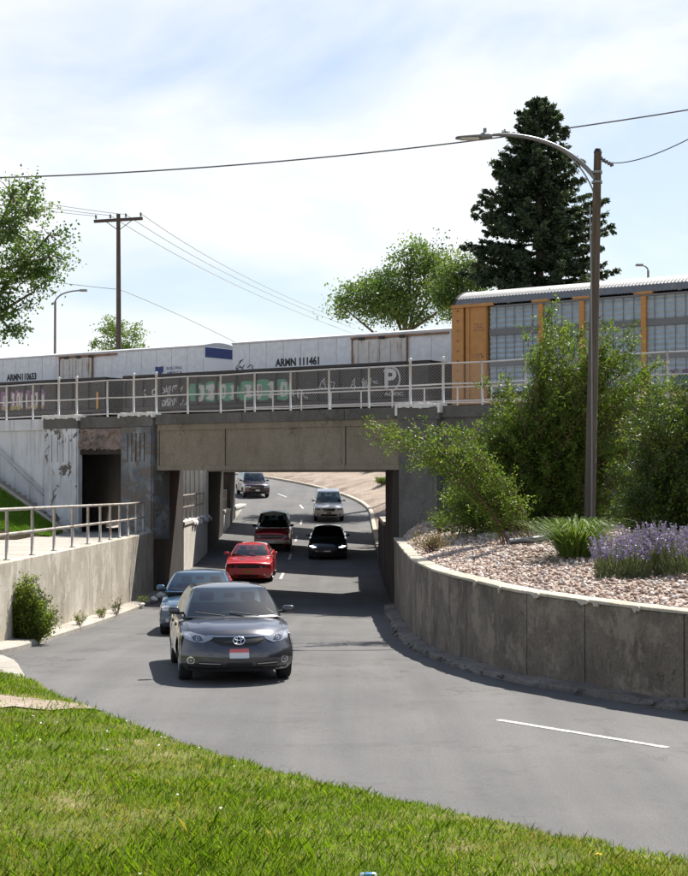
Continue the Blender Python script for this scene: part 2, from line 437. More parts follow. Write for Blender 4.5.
TH = math.atan(0.716); CT, ST = math.cos(TH), math.sin(TH)
def FW(t, n=0.0, y0=54.9): return (-6.85 + CT*t + ST*n, y0 - ST*t + CT*n)   # along the bridge face t, depth n
def face_t(x, y0=54.9):
    k = (x - 344) / F; return (k * y0 + 6.85) / (CT + k * ST)
XL, XR = -6.85, 1.6
def qy(x, q): return q - 0.716 * (x - XL)

# road: one sheet, its height follows the underpass
m = MB()
ys = np.concatenate([np.arange(-40, 20, 4), np.arange(20, 150, 1.5)])
def road_x(y):
    if y < 33: return (-34, 45)
    if y < 96: return (-9, 4)
    k = min(1, (y - 96) / 8); return (-9 - 60 * k, 4 + 3 * k)
rows = []
for y in ys:
    a, b = road_x(y); rows.append([(a + (b - a) * k / 24, y, zr(y)) for k in range(25)])
m.grid(rows)
road = struct(m.build('road', M_asphalt, fixn=True), 'grey asphalt road running down through the underpass')
if road.data.polygons[0].normal.z < 0: road.data.flip_normals()

# far curve of the road (centre line)
RC = np.array([[-2.6 - 57 * (1 - math.cos(a)), 97 + 57 * math.sin(a)] for a in np.linspace(0, 1.2, 60)])
CL = np.concatenate([np.stack([np.full(30, -2.6), np.linspace(60, 96, 30)], 1), RC])
def road_dist(x, y):
    d = np.hypot(CL[:, 0] - x, CL[:, 1] - y); return float(d.min())

# ground sheet out to the horizon, cut away where the road runs
def HG(x, q):
    y = qy(x, q)
    if q < 55.3: return -6.0
    if q < 101 and y < 106:
        if -10.5 < x < 4.5: return -6.0
        return 2.0
    d = road_dist(x, y) - 4.55
    if d < 0: return zr(y) - 0.2
    return min(2.0, zr(y) + 0.10 + 0.24 * d + 0.10 * math.sin(x * 1.3 + y * 0.7) * min(1, d / 3))
xs = [-5000, -1500, -500, -200, -110, -75] + list(np.arange(-62, -10.6, 2.2)) + [-10.55, -10.45] + list(np.arange(-9.6, 4.3, 0.9)) + [4.45, 4.55] + list(np.arange(5.6, 40, 2)) + [60, 120, 300, 1000, 5000]
qs = [-4000, -500, -60, 55.25, 55.35, 70, 85, 100.9, 101.1] + list(np.arange(102, 175, 1.3)) + [190, 230, 320, 600, 1500, 5000]
m = MB(); m.grid([[(x, qy(x, q), HG(x, q)) for x in xs] for q in qs])
g = struct(m.build('ground', M_dirt, fixn=True), 'bare tan earth and gravel around the cutting')
if sum(p.normal.z for p in g.data.polygons) < 0: g.data.flip_normals()

# ------------------------------------------------------------------ kerbs
def swept(C, zf, prof):
    """prof: list of (offset to the right, height) closed; returns MB"""
    N = normals2(C); m = MB(); n = len(prof); vs = []; fs = []
    for i, p in enumerate(C):
        z = zf(i, p)
        for (o, h) in prof: vs.append((p[0] + N[i, 0] * o, p[1] + N[i, 1] * o, z + h))
    for i in range(len(C) - 1):
        for k in range(n): fs.append((i*n+k, i*n+(k+1)%n, (i+1)*n+(k+1)%n, (i+1)*n+k))
    fs.append(tuple(range(n))); fs.append(tuple(range((len(C)-1)*n+n-1, (len(C)-1)*n-1, -1)))
    return m.add(vs, fs)

kc = np.array([[XR + 0.05, y] for y in np.arange(68, 97, 0.6)] + [[-2.6 - 57 + (57 + 4.25) * math.cos(a), 97 + (57 + 4.25) * math.sin(a)] for a in np.linspace(0, 0.95, 70)])
m = swept(kc, lambda i, p: zr(p[1]), [(0, -0.2), (0, 0.13), (0.03, 0.16), (0.24, 0.16), (0.24, -0.2)])
struct(m.build('kerb', M_coping, fixn=True), 'pale concrete kerb sweeping round the far bend')

# worn concrete apron at the foot of the left wall
m = MB(); ap = [px(-60, 640, 31), px(4, 648, 29), px(15, 655, 28), px(19, 664, 27.2), px(27, 678, 25), px(-60, 690, 25)]
ap = [(p.x, p.y) for p in ap]; m.add([(x, y, zr(y) + .005) for x, y in ap], [tuple(range(len(ap)))])
o = struct(m.build('pavement', M_walk), 'worn pale concrete apron where the kerb meets the road')
if o.data.polygons[0].normal.z < 0: o.data.flip_normals()

# painted lane dashes
def dash(a, b, w=0.12):
    a = np.array(a); b = np.array(b); d = (b - a) / np.linalg.norm(b - a); nn = np.array([-d[1], d[0]]) * w / 2
    n = 6; m = MB(); L = []; Rr = []
    for k in range(n + 1):
        p = a + (b - a) * k / n; L.append((*(p + nn), zr(p[1]) + 0.005)); Rr.append((*(p - nn), zr(p[1]) + 0.005))
    m.grid([L, Rr]); o = m.build('lane_marking', M_line, road)
    if o.data.polygons[0].normal.z < 0: o.data.flip_normals()
dash((2.08, 20.35), (3.92, 18.25), 0.11)
for y in (62.0, 71.5, 81.0, 90.5): dash((-2.62, y), (-2.62, y + 2.9))
for a in (0.075, 0.24, 0.41):
    dash((-59.6 + 57 * math.cos(a), 97 + 57 * math.sin(a)), (-59.6 + 57 * math.cos(a + .052), 97 + 57 * math.sin(a + .052)))

# ------------------------------------------------------------------ near bridge
ZB, ZT = 0.17, 2.2
D1 = (0.0, 7.4)
br = wempty('railway_bridge', (*FW(5.2, 3.5), -4.4))
tag(br, 'old concrete railway bridge with recessed girder panels and chipped pilasters', 'bridge')
def fbox(name, t0, t1, n0, n1, z0, z1, mt, parent=br, y0=54.9, org=None):
    m = MB(); m.prism([FW(t0, n0, y0), FW(t1, n0, y0), FW(t1, n1, y0), FW(t0, n1, y0)], z0, z1)
    if parent is br or parent.get('_w'): return m.build(name, mt, parent)
    return m.build(name, mt, parent, org=org if org is not None else br.location)
tw = {k: face_t(k) for k in (47, 80, 123, 155, 157, 223, 343, 400, 441)}
TL, TR = -24.0, 46.0
# slab and girders
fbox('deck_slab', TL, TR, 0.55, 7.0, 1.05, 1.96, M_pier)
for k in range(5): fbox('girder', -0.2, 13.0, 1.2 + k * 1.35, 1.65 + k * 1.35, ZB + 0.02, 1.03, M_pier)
fbox('girder', -0.2, 13.0, 6.8, 7.4, ZB, ZT, M_girder)
# front girder: backing, bands, ribs, recessed panels
gir = fbox('front_girder', tw[157] - .02, tw[441], 0.10, 0.54, ZB, ZT - 0.36, M_girder)
fbox('bottom_band', tw[157], tw[400], 0.0, 0.098, ZB, ZB + 0.17, M_girder, gir)
fbox('top_band', tw[157], tw[400], 0.0, 0.098, 1.62, ZT - 0.362, M_girder, gir)
joints = [tw[157], tw[223], tw[343], tw[400]]
for k in range(3):
    a, b = joints[k], joints[k + 1]
    fbox('panel', a + 0.10, b - 0.10, 0.045, 0.097, ZB + 0.172, 1.618, M_girder, gir)
for j in joints: fbox('rib', j - 0.07 if j > 0.1 else j, j + 0.07, 0.012, 0.096, ZB + 0.172, 1.618, M_girder, gir)
# parapet in cast lengths
tcuts = [tw[157] - 0.05, face_t(243), tw[343] + .1, tw[400] - .15]
for a, b in zip(tcuts[:-1], tcuts[1:]): fbox('parapet', a + 0.012, b - 0.012, -0.06, 0.5, ZT - 0.358, ZT, M_parapet)
fbox('parapet', tw[80] + 0.03, tw[123] - 0.03, -0.05, 0.5, ZT - 0.42, ZT - 0.01, M_parapet)
# pilasters with flutes
def pilaster(t0, t1, z0, mt, nfl, capm=M_parapet, groove_z=(0.5, 1.55)):
    p = fbox('pilaster', t0, t1, -0.10, 0.12 if mt is M_pilw else 0.8, z0, ZT - 0.42, mt)
    w = t1 - t0; gz0, gz1 = groove_z
    # flutes are real slots: raised strips between them
    edge = 0.24 * w; gw = 0.055
    xs_ = np.linspace(t0 + edge, t1 - edge, nfl)
    cuts = [t0 + 0.05] + [v for xg in xs_ for v in (xg - gw / 2, xg + gw / 2)] + [t1 - 0.05]
    for k in range(0, len(cuts), 2): fbox('raised_strip', cuts[k], cuts[k + 1], -0.155, -0.102, gz0, gz1, mt, p)
    fbox('raised_strip', t0 + 0.05, t1 - 0.05, -0.157, -0.102, gz1 + 0.002, ZT - 0.43, mt, p)
    if z0 < gz0 - .1: fbox('raised_strip', t0 + 0.05, t1 - 0.05, -0.154, -0.102, z0 + .02, gz0 - 0.002, mt, p)
    c = fbox('cap', t0 - 0.04, t1 + 0.04, -0.17, 0.8, ZT - 0.418, ZT + 0.06, capm, p)
    rows = []                                     # broken pale edge of the cap
    m = MB(); rr = random.Random(int(t0 * 100)); n = int((t1 - t0) / 0.10)
    for k in range(n):
        a = t0 - 0.06 + (t1 - t0 + 0.12) * k / n; b = a + (t1 - t0 + .12) / n * rr.uniform(0.7, 1.1)
        m.prism([FW(a, -0.20 - rr.random() * .03), FW(b, -0.20 - rr.random() * .03), FW(b, 0.25), FW(a, 0.25)], ZT + 0.0 - rr.random() * 0.07, ZT + 0.075 + rr.random() * 0.05)
    for tt in (t0 - .05, t1 + .03):
        m.prism([FW(tt - .03, -.21), FW(tt + .05, -.21), FW(tt + .05, .1), FW(tt - .03, .1)], ZT - 0.34 * rr.random() - .05, ZT + .05)
    m.build('chipped_edge', M_chip, p, org=br.location)
    return p
pilaster(tw[47], tw[80], -2.35, M_pilw, 4)
pilaster(tw[123], tw[155], -2.35, M_pilb, 5)
pilaster(tw[400] + .02, tw[441], -5.0, M_parapet, 2, groove_z=(0.9, 1.5))
# lintel over the footway opening, its face spalled
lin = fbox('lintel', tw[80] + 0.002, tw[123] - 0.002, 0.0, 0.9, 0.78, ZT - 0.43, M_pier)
rr = random.Random(5); m = MB(); nu, nv_ = 46, 18; ta, tb_ = tw[80] + .03, tw[123] - .03
dep = [[0.0] * (nv_ + 1) for _ in range(nu + 1)]
for q in range(60):
    cu, cv, rd, hh = rr.uniform(0, nu), rr.uniform(0, nv_), rr.uniform(2, 7), rr.uniform(-.05, .06)
    for i in range(nu + 1):
        for j in range(nv_ + 1):
            if math.hypot(i - cu, (j - cv) * 1.3) < rd * (1 + .25 * math.sin(3 * math.atan2(j - cv, i - cu) + q)): dep[i][j] += hh
m.grid([[(*FW(ta + (tb_ - ta) * i / nu, -.03 - max(-.02, min(.10, dep[i][j])) - rr.random() * .012), 0.98 + .77 * j / nv_ + (0 if 0 < j else rr.uniform(-.06, .03))) for j in range(nv_ + 1)] for i in range(nu + 1)])
m.build('spalled_patch', M_spall, lin, org=br.location)
# white wall to the left, pale grey, stepping back a little
wl_ = fbox('white_wall', -24, tw[47] - 0.03, 0.05, 0.9, -3.2, ZT - 0.46, M_white)
fbox('coping', -24, tw[47] - 0.05, -0.02, 0.9, ZT - 0.458, ZT - 0.02, M_white, wl_)
# wing wall to the right behind the shrubs
cuts = list(np.arange(tw[441] + .01, TR, 4.2)) + [TR]
for a, b in zip(cuts[:-1], cuts[1:]): fbox('wing_wall', a, b - 0.03, 0.08, 0.7, -3.4, ZT - .37, M_parapet)
for a, b in zip(cuts[:-1], cuts[1:]): fbox('parapet', a, b - 0.025, -0.02, 0.6, ZT - 0.368, ZT, M_parapet)

def pier(name, q0, q1, xa, xb, z0, z1, mt, parent):
    m = MB(); m.prism([(xa, qy(xa, q0)), (xb, qy(xb, q0)), (xb, qy(xb, q1)), (xa, qy(xa, q1))], z0, z1)
    return m.build(name, mt, parent)
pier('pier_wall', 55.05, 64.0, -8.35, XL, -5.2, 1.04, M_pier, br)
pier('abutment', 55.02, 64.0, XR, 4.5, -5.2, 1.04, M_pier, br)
pier('passage_wall', 55.9, 68.0, -11.4, -9.95, -3, 1.04, M_pier, br); pier('passage_shade_slab', 64.02, 68.0, -11.4, -8.8, 1.06, 1.95, M_pier, br)  # slab added past the deck, and wall lengthened, to darken the footway opening

# ------------------------------------------------------------------ two more bridges behind
def back_bridge(q0, q1, label):
    y0 = q0; wdt = (q1 - q0) * CT
    b = wempty('railway_bridge', (*FW(5.2, wdt / 2, y0), -4.2)); tag(b, label, 'bridge')
    def fb(name, t0, t1, n0, n1, z0, z1, mt):
        m = MB(); m.prism([FW(t0, n0, y0), FW(t1, n0, y0), FW(t1, n1, y0), FW(t0, n1, y0)], z0, z1); return m.build(name, mt, b)
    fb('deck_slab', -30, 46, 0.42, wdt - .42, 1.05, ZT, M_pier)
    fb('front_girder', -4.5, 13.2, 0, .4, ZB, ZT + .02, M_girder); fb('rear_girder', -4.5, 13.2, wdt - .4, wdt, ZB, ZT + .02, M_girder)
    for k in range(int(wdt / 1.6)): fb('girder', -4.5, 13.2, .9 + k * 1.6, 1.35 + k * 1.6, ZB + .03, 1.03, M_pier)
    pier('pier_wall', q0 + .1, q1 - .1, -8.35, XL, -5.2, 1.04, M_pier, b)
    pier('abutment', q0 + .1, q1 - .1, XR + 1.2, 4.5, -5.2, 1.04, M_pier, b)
    return b
b2_ = back_bridge(75.3, 85.4, 'middle concrete railway bridge carrying both goods trains over the road')
back_bridge(90.2, 94.6, 'farthest concrete railway bridge shading the road before the bend')

# low trench walls in the open gaps, footway wall, upper right wall
lw = wempty('trench_wall', (XL, 80, -4)); tag(lw, 'low concrete wall beside the roadway under the bridges with railing above', 'wall')
for q0, q1 in ((64.05, 75.2), (85.45, 90.25), (94.55, 104.5)):
    n = 3
    for k in range(n):
        a = q0 + (q1 - q0) * k / n; b = q0 + (q1 - q0) * (k + 1) / n
        pier('panel', a + .01, b - .01, XL - 0.42, XL + .02, -5.2, -2.14, M_gapw, lw)
    pier('ledge', q0, q1, XL - .46, XL + .07, -2.138, -2.0, M_gapw, lw)
def chunk_mb(c, r, seed):
    rr = random.Random(seed); bm = bmesh.new(); bmesh.ops.create_icosphere(bm, subdivisions=1, radius=1)
    for v in bm.verts: v.co = Vector((v.co.x * r[0], v.co.y * r[1], v.co.z * r[2])) * rr.uniform(.75, 1.2) + Vector(c)
    bm.verts.index_update(); m = MB(); m.add([v.co[:] for v in bm.verts], [tuple(v.index for v in f.verts) for f in bm.faces]); bm.free(); return m
m = MB()
for k in range(9): cc = chunk_mb((XL + .05, 68.0 + k * 1.05, -2.05 + R.uniform(-.2, .1)), (.12, .5, .16), k); m.add(cc.v, cc.f)
m.build('broken_edge', M_chip, lw)
fw = wempty('footway_wall', (-10.3, 80, -2)); tag(fw, 'tall pale fluted concrete wall lining the footway between the bridges', 'wall')
for q0, q1 in ((68.05, 77.6), (85.6, 92.0), (94.8, 105.5)):
    pier('wall_face', q0, q1, -10.6, -10.2, -3, 2.0, M_gapw, fw)
    for k in range(int((q1 - q0) / 0.75)):
        pier('raised_strip', q0 + k * .75 + .06, q0 + k * .75 + .66, -10.198, -10.12, -1.6, 1.5, M_gapw, fw)
rw = wempty('trench_wall', (XR, 80, -4)); tag(rw, 'stepped dark concrete wall along the right kerb between bridges', 'wall')
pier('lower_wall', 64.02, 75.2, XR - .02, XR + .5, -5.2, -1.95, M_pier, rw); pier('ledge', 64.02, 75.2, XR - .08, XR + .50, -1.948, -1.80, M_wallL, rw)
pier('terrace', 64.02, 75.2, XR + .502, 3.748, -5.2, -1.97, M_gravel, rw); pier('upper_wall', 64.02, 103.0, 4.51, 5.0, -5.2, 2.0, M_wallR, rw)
# gravel bank rising from the kerb past the near bridge
m = MB(); rows = []
for y in np.arange(66, 101, .7): rows.append([(XR + .27 + k * .45, y, zr(y) + .13 + .42 * k * .45 * (1 - .05 * k) + R.uniform(-.04, .04) * min(k, 1)) for k in range(8)])
m.grid(rows); o = struct(m.build('gravel_slope', M_gravel, fixn=True), 'loose gravel bank beside the kerb under the bridges')
if sum(p.normal.z for p in o.data.polygons) < 0: o.data.flip_normals()
# pale fluted pilaster on the middle bridge, seen behind the gap railing
def fb2(name, t0, t1, n0, n1, z0, z1, mt, par):
    m = MB(); m.prism([FW(t0, n0, 75.3), FW(t1, n0, 75.3), FW(t1, n1, 75.3), FW(t0, n1, 75.3)], z0, z1); return m.build(name, mt, par, org=b2_.location)
pl2 = fb2('pilaster', -1.95, -.02, -.12, .09, -2.2, ZT, M_gapw, b2_)
for k in range(6): fb2('raised_strip', -1.85 + k * .30, -1.85 + k * .30 + .23, -.20, -.122, -1.2, 1.6, M_gapw, pl2)
# footway floor
def zw(y): return float(np.interp(y, [20, 31, 50, 60, 110], [-1.8, -1.92, -2.16, -2.2, -2.2]))
m = MB(); rows = []
for y in np.arange(29, 108, 1.5):
    x1 = XL - 0.28; x0 = -26 if y < 50 else (-10.9)
    rows.append([(x0 + (x1 - x0) * k / 6, y, zw(y)) for k in range(7)])
m.grid(rows); o = struct(m.build('pavement', M_walk, fixn=True), 'pale concrete footway leading to the pedestrian opening')
if o.data.polygons[0].normal.z < 0: o.data.flip_normals()

# ------------------------------------------------------------------ left retaining wall + railing
lr = wempty('retaining_wall', (-7, 42, -4)); tag(lr, 'pale weathered concrete retaining wall below the pipe railing', 'wall')
LWc = resample(spline([(-6.92, 54.6), (-6.98, 50), (-7.0, 44), (-7.0, 38), (-7.0, 33), (-7.05, 30), (-7.6, 28.2), (-9.2, 27.2), (-13, 26.9), (-22, 26.9)]), 0.4)
def panels(C, ncut, ztop, prof, mt, parent, name='panel', gap=0.012):
    s = np.concatenate([[0], np.cumsum(np.linalg.norm(np.diff(C[:, :2], axis=0), axis=1))]); out = []
    for a, b in zip(ncut[:-1], ncut[1:]):
        t = np.linspace(a + gap, b - gap, max(3, int((b - a) / 0.2))); P = np.stack([np.interp(t, s, C[:, 0]), np.interp(t, s, C[:, 1])], 1)
        N = normals2(P); m = MB(); vs = []; fs = []
        for i, p in enumerate(P):
            zt = ztop(p); zb = zr(p[1]) - 0.6
            for (o_, k) in prof: vs.append((p[0] + N[i, 0] * o_, p[1] + N[i, 1] * o_, zt + k if k > -5 else zb))
        n = len(prof)
        for i in range(len(P) - 1):
            for k in range(n): fs.append((i*n+k, i*n+(k+1)%n, (i+1)*n+(k+1)%n, (i+1)*n+k))
        fs.append(tuple(range(n))); fs.append(tuple(range((len(P)-1)*n+n-1, (len(P)-1)*n-1, -1)))
        m.add(vs, fs); out.append(crisp(m.build(name, mt, parent, fixn=True)))
    return out, s
LWL = float(np.sum(np.linalg.norm(np.diff(LWc, axis=0), axis=1)))
cutsL = [0, 4.6, 9.3, 13.2, 17.0, 21.0, 25.5, 32, LWL]
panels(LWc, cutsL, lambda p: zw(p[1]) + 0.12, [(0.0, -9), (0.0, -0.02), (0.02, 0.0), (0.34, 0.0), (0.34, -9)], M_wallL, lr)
m = swept(LWc, lambda i, p: zr(p[1]), [(-0.50, -0.2), (-0.50, 0.09), (-0.44, 0.13), (0.0, 0.15), (0.0, -0.2)])
m.build('kerb', M_walk, lr, fixn=True)
# rubble lying at the foot of the wall near the bridge
for k, (x, y, s) in enumerate(((-6.35, 50.3, .15), (-6.3, 51.6, .2), (-6.5, 49.2, .11), (-6.45, 52.8, .14), (-6.4, 47.7, .09))):
    o = chunk_mb((0, 0, 0), (s, s * 1.3, s * .6), 40 + k).build('rubble', M_chip); o.location = (x, y, zr(y) + .12 + s * .3)
    tag(o, 'broken pale concrete lump lying on the kerb below the railing wall', 'rubble', 'concrete lumps at the wall foot')

rl = wempty('railing', (-7.1, 42, -2)); tag(rl, 'two-rail steel pipe railing along the pale retaining wall', 'railing')
py = [29.3, 31.9, 34.5, 37.1, 39.6, 42.0, 44.1, 46.0, 47.9, 49.8, 51.7, 53.6]
for y in py:
    b = zw(y) + 0.11; MB().tube([(-7.16, y, b), (-7.16, y, b + 1.08)], 0.038, 8).build('post', M_rail, rl, smooth=True)
    MB().tube([(-7.16, y, b), (-7.16, y, b + .035)], 0.075, 8).build('base_plate', M_rail, rl)
for h in (1.09, 0.56): MB().tube([(-7.16, y, zw(y) + 0.11 + h) for y in py], 0.036, 8).build('rail', M_rail, rl, smooth=True)
# railings in the gaps
for q0, q1, lb in ((64.3, 75.1, 'short weathered railing in the sunlit gap behind the first bridge'), (85.7, 90.0, 'short weathered railing in the gap behind the second bridge')):
    g = wempty('railing', (XL - .2, (q0 + q1) / 2, -2)); tag(g, lb, 'railing')
    n = 6 if q1 - q0 > 8 else 4
    for k in range(n + 1):
        y = q0 + (q1 - q0) * k / n; MB().tube([(XL - .2, y, -2.0), (XL - .2, y, -.9)], .04, 6).build('post', M_rail, g)
    for h in (-.9, -1.42): MB().tube([(XL - .2, q0, h), (XL - .2, q1, h)], .038, 6).build('rail', M_rail, g)

# ------------------------------------------------------------------ stairs, handrail, lawn on the left
st = wempty('staircase', (*FW(-6.5, -1), -2.2)); tag(st, 'concrete staircase climbing along the pale wall beside the lawn', 'staircase')
t0 = face_t(80)
for k in range(20):
    m = MB(); a = t0 - 0.30 * k
    m.prism([FW(a - 0.31, -0.75), FW(a, -0.75), FW(a, 0.04), FW(a - 0.31, 0.04)], -2.9, -2.20 + 0.140 * k); m.build('step', M_walk, st)
m = MB(); m.add([(*FW(t0 + .2, -0.98), -2.12), (*FW(t0 - 6.0, -0.98), 0.84), (*FW(t0 - 6.0, -0.98), -2.6), (*FW(t0 + .2, -0.98), -2.6),
                 (*FW(t0 + .2, -0.77), -2.12), (*FW(t0 - 6.0, -0.77), 0.84), (*FW(t0 - 6.0, -0.77), -2.6), (*FW(t0 + .2, -0.77), -2.6)],
                [(0,1,2,3),(7,6,5,4),(0,4,5,1),(1,5,6,2),(3,2,6,7),(0,3,7,4)])
m.build('stringer', M_coping, st, fixn=True)
hr = wempty('handrail', (*FW(-5, -.2), 0)); tag(hr, 'sloping double pipe handrail fixed to the pale wall above the stairs', 'handrail')
th = face_t(49)
for dz in (0, -0.16):
    MB().tube([(*FW(th, -.12), -0.80 + dz), (*FW(th - 1.9 * 2.2, -.12), -0.80 + dz + .66 * 1.9 * 2.2)], 0.032, 8).build('rail', M_galv, hr, smooth=True)
for k in range(3):
    tt = th - .3 - 1.6 * k; z = -.80 + .66 * (th - tt); MB().tube([(*FW(tt, -.12), z), (*FW(tt, -.12), z - .2), (*FW(tt, .05), z - .2)], .018, 6).build('bracket', M_galv, hr)
m = MB(); rows = []
for i in range(22):
    t = t0 + 0.1 - i * 0.5; rows.append([(FW(t, -1.0)[0] + j * .03, FW(t, -1.0)[1] - j * .45, max(zw(52) + .02, -2.14 + 0.47 * (i * 0.5) * (1 - j / 9.0))) for j in range(9)])
m.grid(rows); lawn = struct(m.build('lawn', M_lawn, fixn=True, smooth=True), 'bright green lawn bank beside the staircase')
if sum(p.normal.z for p in lawn.data.polygons) < 0: lawn.data.flip_normals()
LAWN = rows

# ------------------------------------------------------------------ right retaining wall
RWc = resample(spline([(1.62, 48.6), (1.6, 44), (1.56, 38), (1.58, 33.5), (1.85, 29.2), (2.62, 25.4), (3.62, 23.35), (4.9, 21.35), (7.0, 19.2), (10.5, 16.9), (16, 14.8), (26, 13)]), 0.3)
rwall = wempty('retaining_wall', (2, 30, -4)); tag(rwall, 'curving stained concrete retaining wall holding back the gravel bed', 'wall')
def wtop(p): return float(np.interp(p[1], [13, 21, 23.5, 26.5, 31, 40, 49], [-1.85, -1.93, -1.90, -1.84, -1.86, -1.96, -2.02]))
sR = np.concatenate([[0], np.cumsum(np.linalg.norm(np.diff(RWc, axis=0), axis=1))])
def s_at_px(x):
    k = (x - 344) / F; d = RWc[:, 0] - k * RWc[:, 1]; i = int(np.argmin(np.abs(d[50:]))) + 50; return float(sR[i])
cutsR = [0, 6.0, 12.0, s_at_px(466), s_at_px(530), s_at_px(579), s_at_px(676), s_at_px(676) + 4, s_at_px(676) + 9, float(sR[-1])]
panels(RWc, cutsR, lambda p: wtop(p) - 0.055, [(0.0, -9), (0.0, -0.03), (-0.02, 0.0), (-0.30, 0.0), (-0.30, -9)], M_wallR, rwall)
# RWc runs towards the camera: the gravel lies to the left of travel (offset < 0)
rr = random.Random(9)
jit = [rr.uniform(-.016, .012) for _ in RWc]
N = normals2(RWc); m = MB(); vs = []; fs = []
for i, p in enumerate(RWc):
    z = wtop(p)
    for (o_, h) in ((0.02 + jit[i], -.053), (0.02 + jit[i] * 1.5, -.012 + jit[i] * .6), (-.01, jit[i] * .4), (-.31, jit[i] * .4), (-.31, -.053)):
        vs.append((p[0] + N[i, 0] * o_, p[1] + N[i, 1] * o_, z + h))
for i in range(len(RWc) - 1):
    for k in range(5): fs.append((i*5+k, i*5+(k+1)%5, (i+1)*5+(k+1)%5, (i+1)*5+k))
m.add(vs, fs); crisp(m.build('coping', M_coping, rwall, fixn=True))
# pale spalls broken out of the coping edge: thin irregular flakes lying on the face
for xx, w_ in ((478, .10), (502, .07), (540, .13), (579, .17), (592, .07), (640, .11)):
    s = s_at_px(xx); i = int(np.searchsorted(sR, s)); p = RWc[i]; nn = N[i]; tv = np.array([-nn[1], nn[0]]); z = wtop(p)
    pts = []
    for (u, h) in ((-1, -.03), (-.6, -.075), (-.15, -.11 - rr.random() * .05), (.3, -.085), (.7, -.10), (1, -.04), (.5, -.012), (-.5, -.012)):
        pts.append((u * w_ * rr.uniform(.8, 1.1), h * rr.uniform(.7, 1.1)))
    m = MB(); n_ = len(pts)
    m.add([(p[0] + tv[0] * u + nn[0] * o_, p[1] + tv[1] * u + nn[1] * o_, z + h) for o_ in (.046, .0) for (u, h) in pts], [tuple(range(n_)), tuple(range(2 * n_ - 1, n_ - 1, -1))] + [(k, (k + 1) % n_, (k + 1) % n_ + n_, k + n_) for k in range(n_)])
    m.build('chipped_edge', M_coping, rwall, fixn=True)
# rough gutter at the wall foot
M_gut = concrete('gutter_concrete', (0.13, 0.115, 0.10), (0.22, 0.20, 0.175), 0.6)
m = swept(RWc, lambda i, p: zr(p[1]), [(0.34, -0.2), (0.34, 0.04), (0.26, 0.10), (0.0, 0.12), (0.0, -0.2)])
rr = random.Random(3)
gv = []
for v in m.v: gv.append((v[0] + rr.uniform(-.05, .05), v[1] + rr.uniform(-.05, .05), v[2] + rr.uniform(-.03, .03)))
m.v = gv; m.build('gutter_kerb', M_gut, rwall, fixn=True)
m = MB()
for k in range(170):
    i = rr.randrange(len(RWc)); p = RWc[i]; o_ = rr.uniform(.05, .42); s = rr.uniform(.02, .07)
    cc = chunk_mb((p[0] + N[i, 0] * o_, p[1] + N[i, 1] * o_, zr(p[1]) + .07), (s, s, s * .7), k); m.add(cc.v, cc.f)
o = m.build('gutter_debris', M_gut, rwall); o['kind'] = 'stuff'

# gravel bed between the wall and the bridge wing
ng, mg = len(RWc), 26
def bed(i, v):
    p = RWc[i]; a = np.array([p[0] - N[i, 0] * .29, p[1] - N[i, 1] * .29])
    s = sR[i] / sR[-1]; tt = tw[441] - .4 + (TR - tw[441]) * (s ** 1.5); b = np.array(FW(tt, 0.09))
    q = a + (b - a) * v
    z0 = wtop(p) - 0.03; rise = 0.55 + 0.35 * s
    z = z0 + rise * (1 - (1 - v) ** 1.7) + 0.05 * math.sin(q[0] * 1.9 + q[1]) * min(1, v * 4)
    return (q[0], q[1], z)
BG = [[bed(i, (j / mg) ** 1.3) for j in range(mg + 1)] for i in range(0, ng)]
m = MB(); m.grid(BG); gb = struct(m.build('gravel_bed', M_gravel, fixn=True, smooth=True), 'tan gravel planting bed behind the curved wall')
if sum(p.normal.z for p in gb.data.polygons) < 0: gb.data.flip_normals()
BVB = BVHTree.FromPolygons([Vector(v.co) for v in gb.data.vertices], [tuple(p.vertices) for p in gb.data.polygons])
def bed_at(x, y):
    h = BVB.ray_cast(Vector((0, 0, 0)), px(x, y, 1.0).normalized())[0]
    return h if h is not None else px(x, y, 30)
def bed_z(x, y):
    h = BVB.ray_cast(Vector((x, y, 10)), Vector((0, 0, -1)))[0]; return h.z if h is not None else -1.5

# pebbles: a few base shapes stamped with numpy
def stamp(name, bases, P, Sc, mt, parent=None, rot=True, kind='stuff', org=None):
    Vs = []; Fs = []; b0 = 0
    for k in range(len(P)):
        bv, bf = bases[k % len(bases)]
        q = NR.normal(size=4); q /= np.linalg.norm(q); w_, x_, y_, z_ = q
        Rm = np.array([[1-2*(y_*y_+z_*z_), 2*(x_*y_-z_*w_), 2*(x_*z_+y_*w_)], [2*(x_*y_+z_*w_), 1-2*(x_*x_+z_*z_), 2*(y_*z_-x_*w_)], [2*(x_*z_-y_*w_), 2*(y_*z_+x_*w_), 1-2*(x_*x_+y_*y_)]])
        Vs.append((bv @ Rm.T) * Sc[k] + P[k]); Fs.append(bf + b0); b0 += len(bv)
    o = tri_mesh(name, np.concatenate(Vs), np.concatenate(Fs), mt, parent, org); o['kind'] = kind; return o
def stone_base(seed):
    rr = random.Random(seed); bm = bmesh.new(); bmesh.ops.create_icosphere(bm, subdivisions=1, radius=1) if seed % 2 else bmesh.ops.create_cube(bm, size=1.5)
    for v in bm.verts: v.co = Vector((v.co.x * rr.uniform(.8, 1.3), v.co.y * rr.uniform(.7, 1.1), v.co.z * rr.uniform(.5, .8)))
    bmesh.ops.triangulate(bm, faces=bm.faces); bm.verts.index_update()
    r = (np.array([v.co[:] for v in bm.verts]), np.array([[v.index for v in f.verts] for f in bm.faces])); bm.free(); return r
SB = [stone_base(k) for k in range(6)]
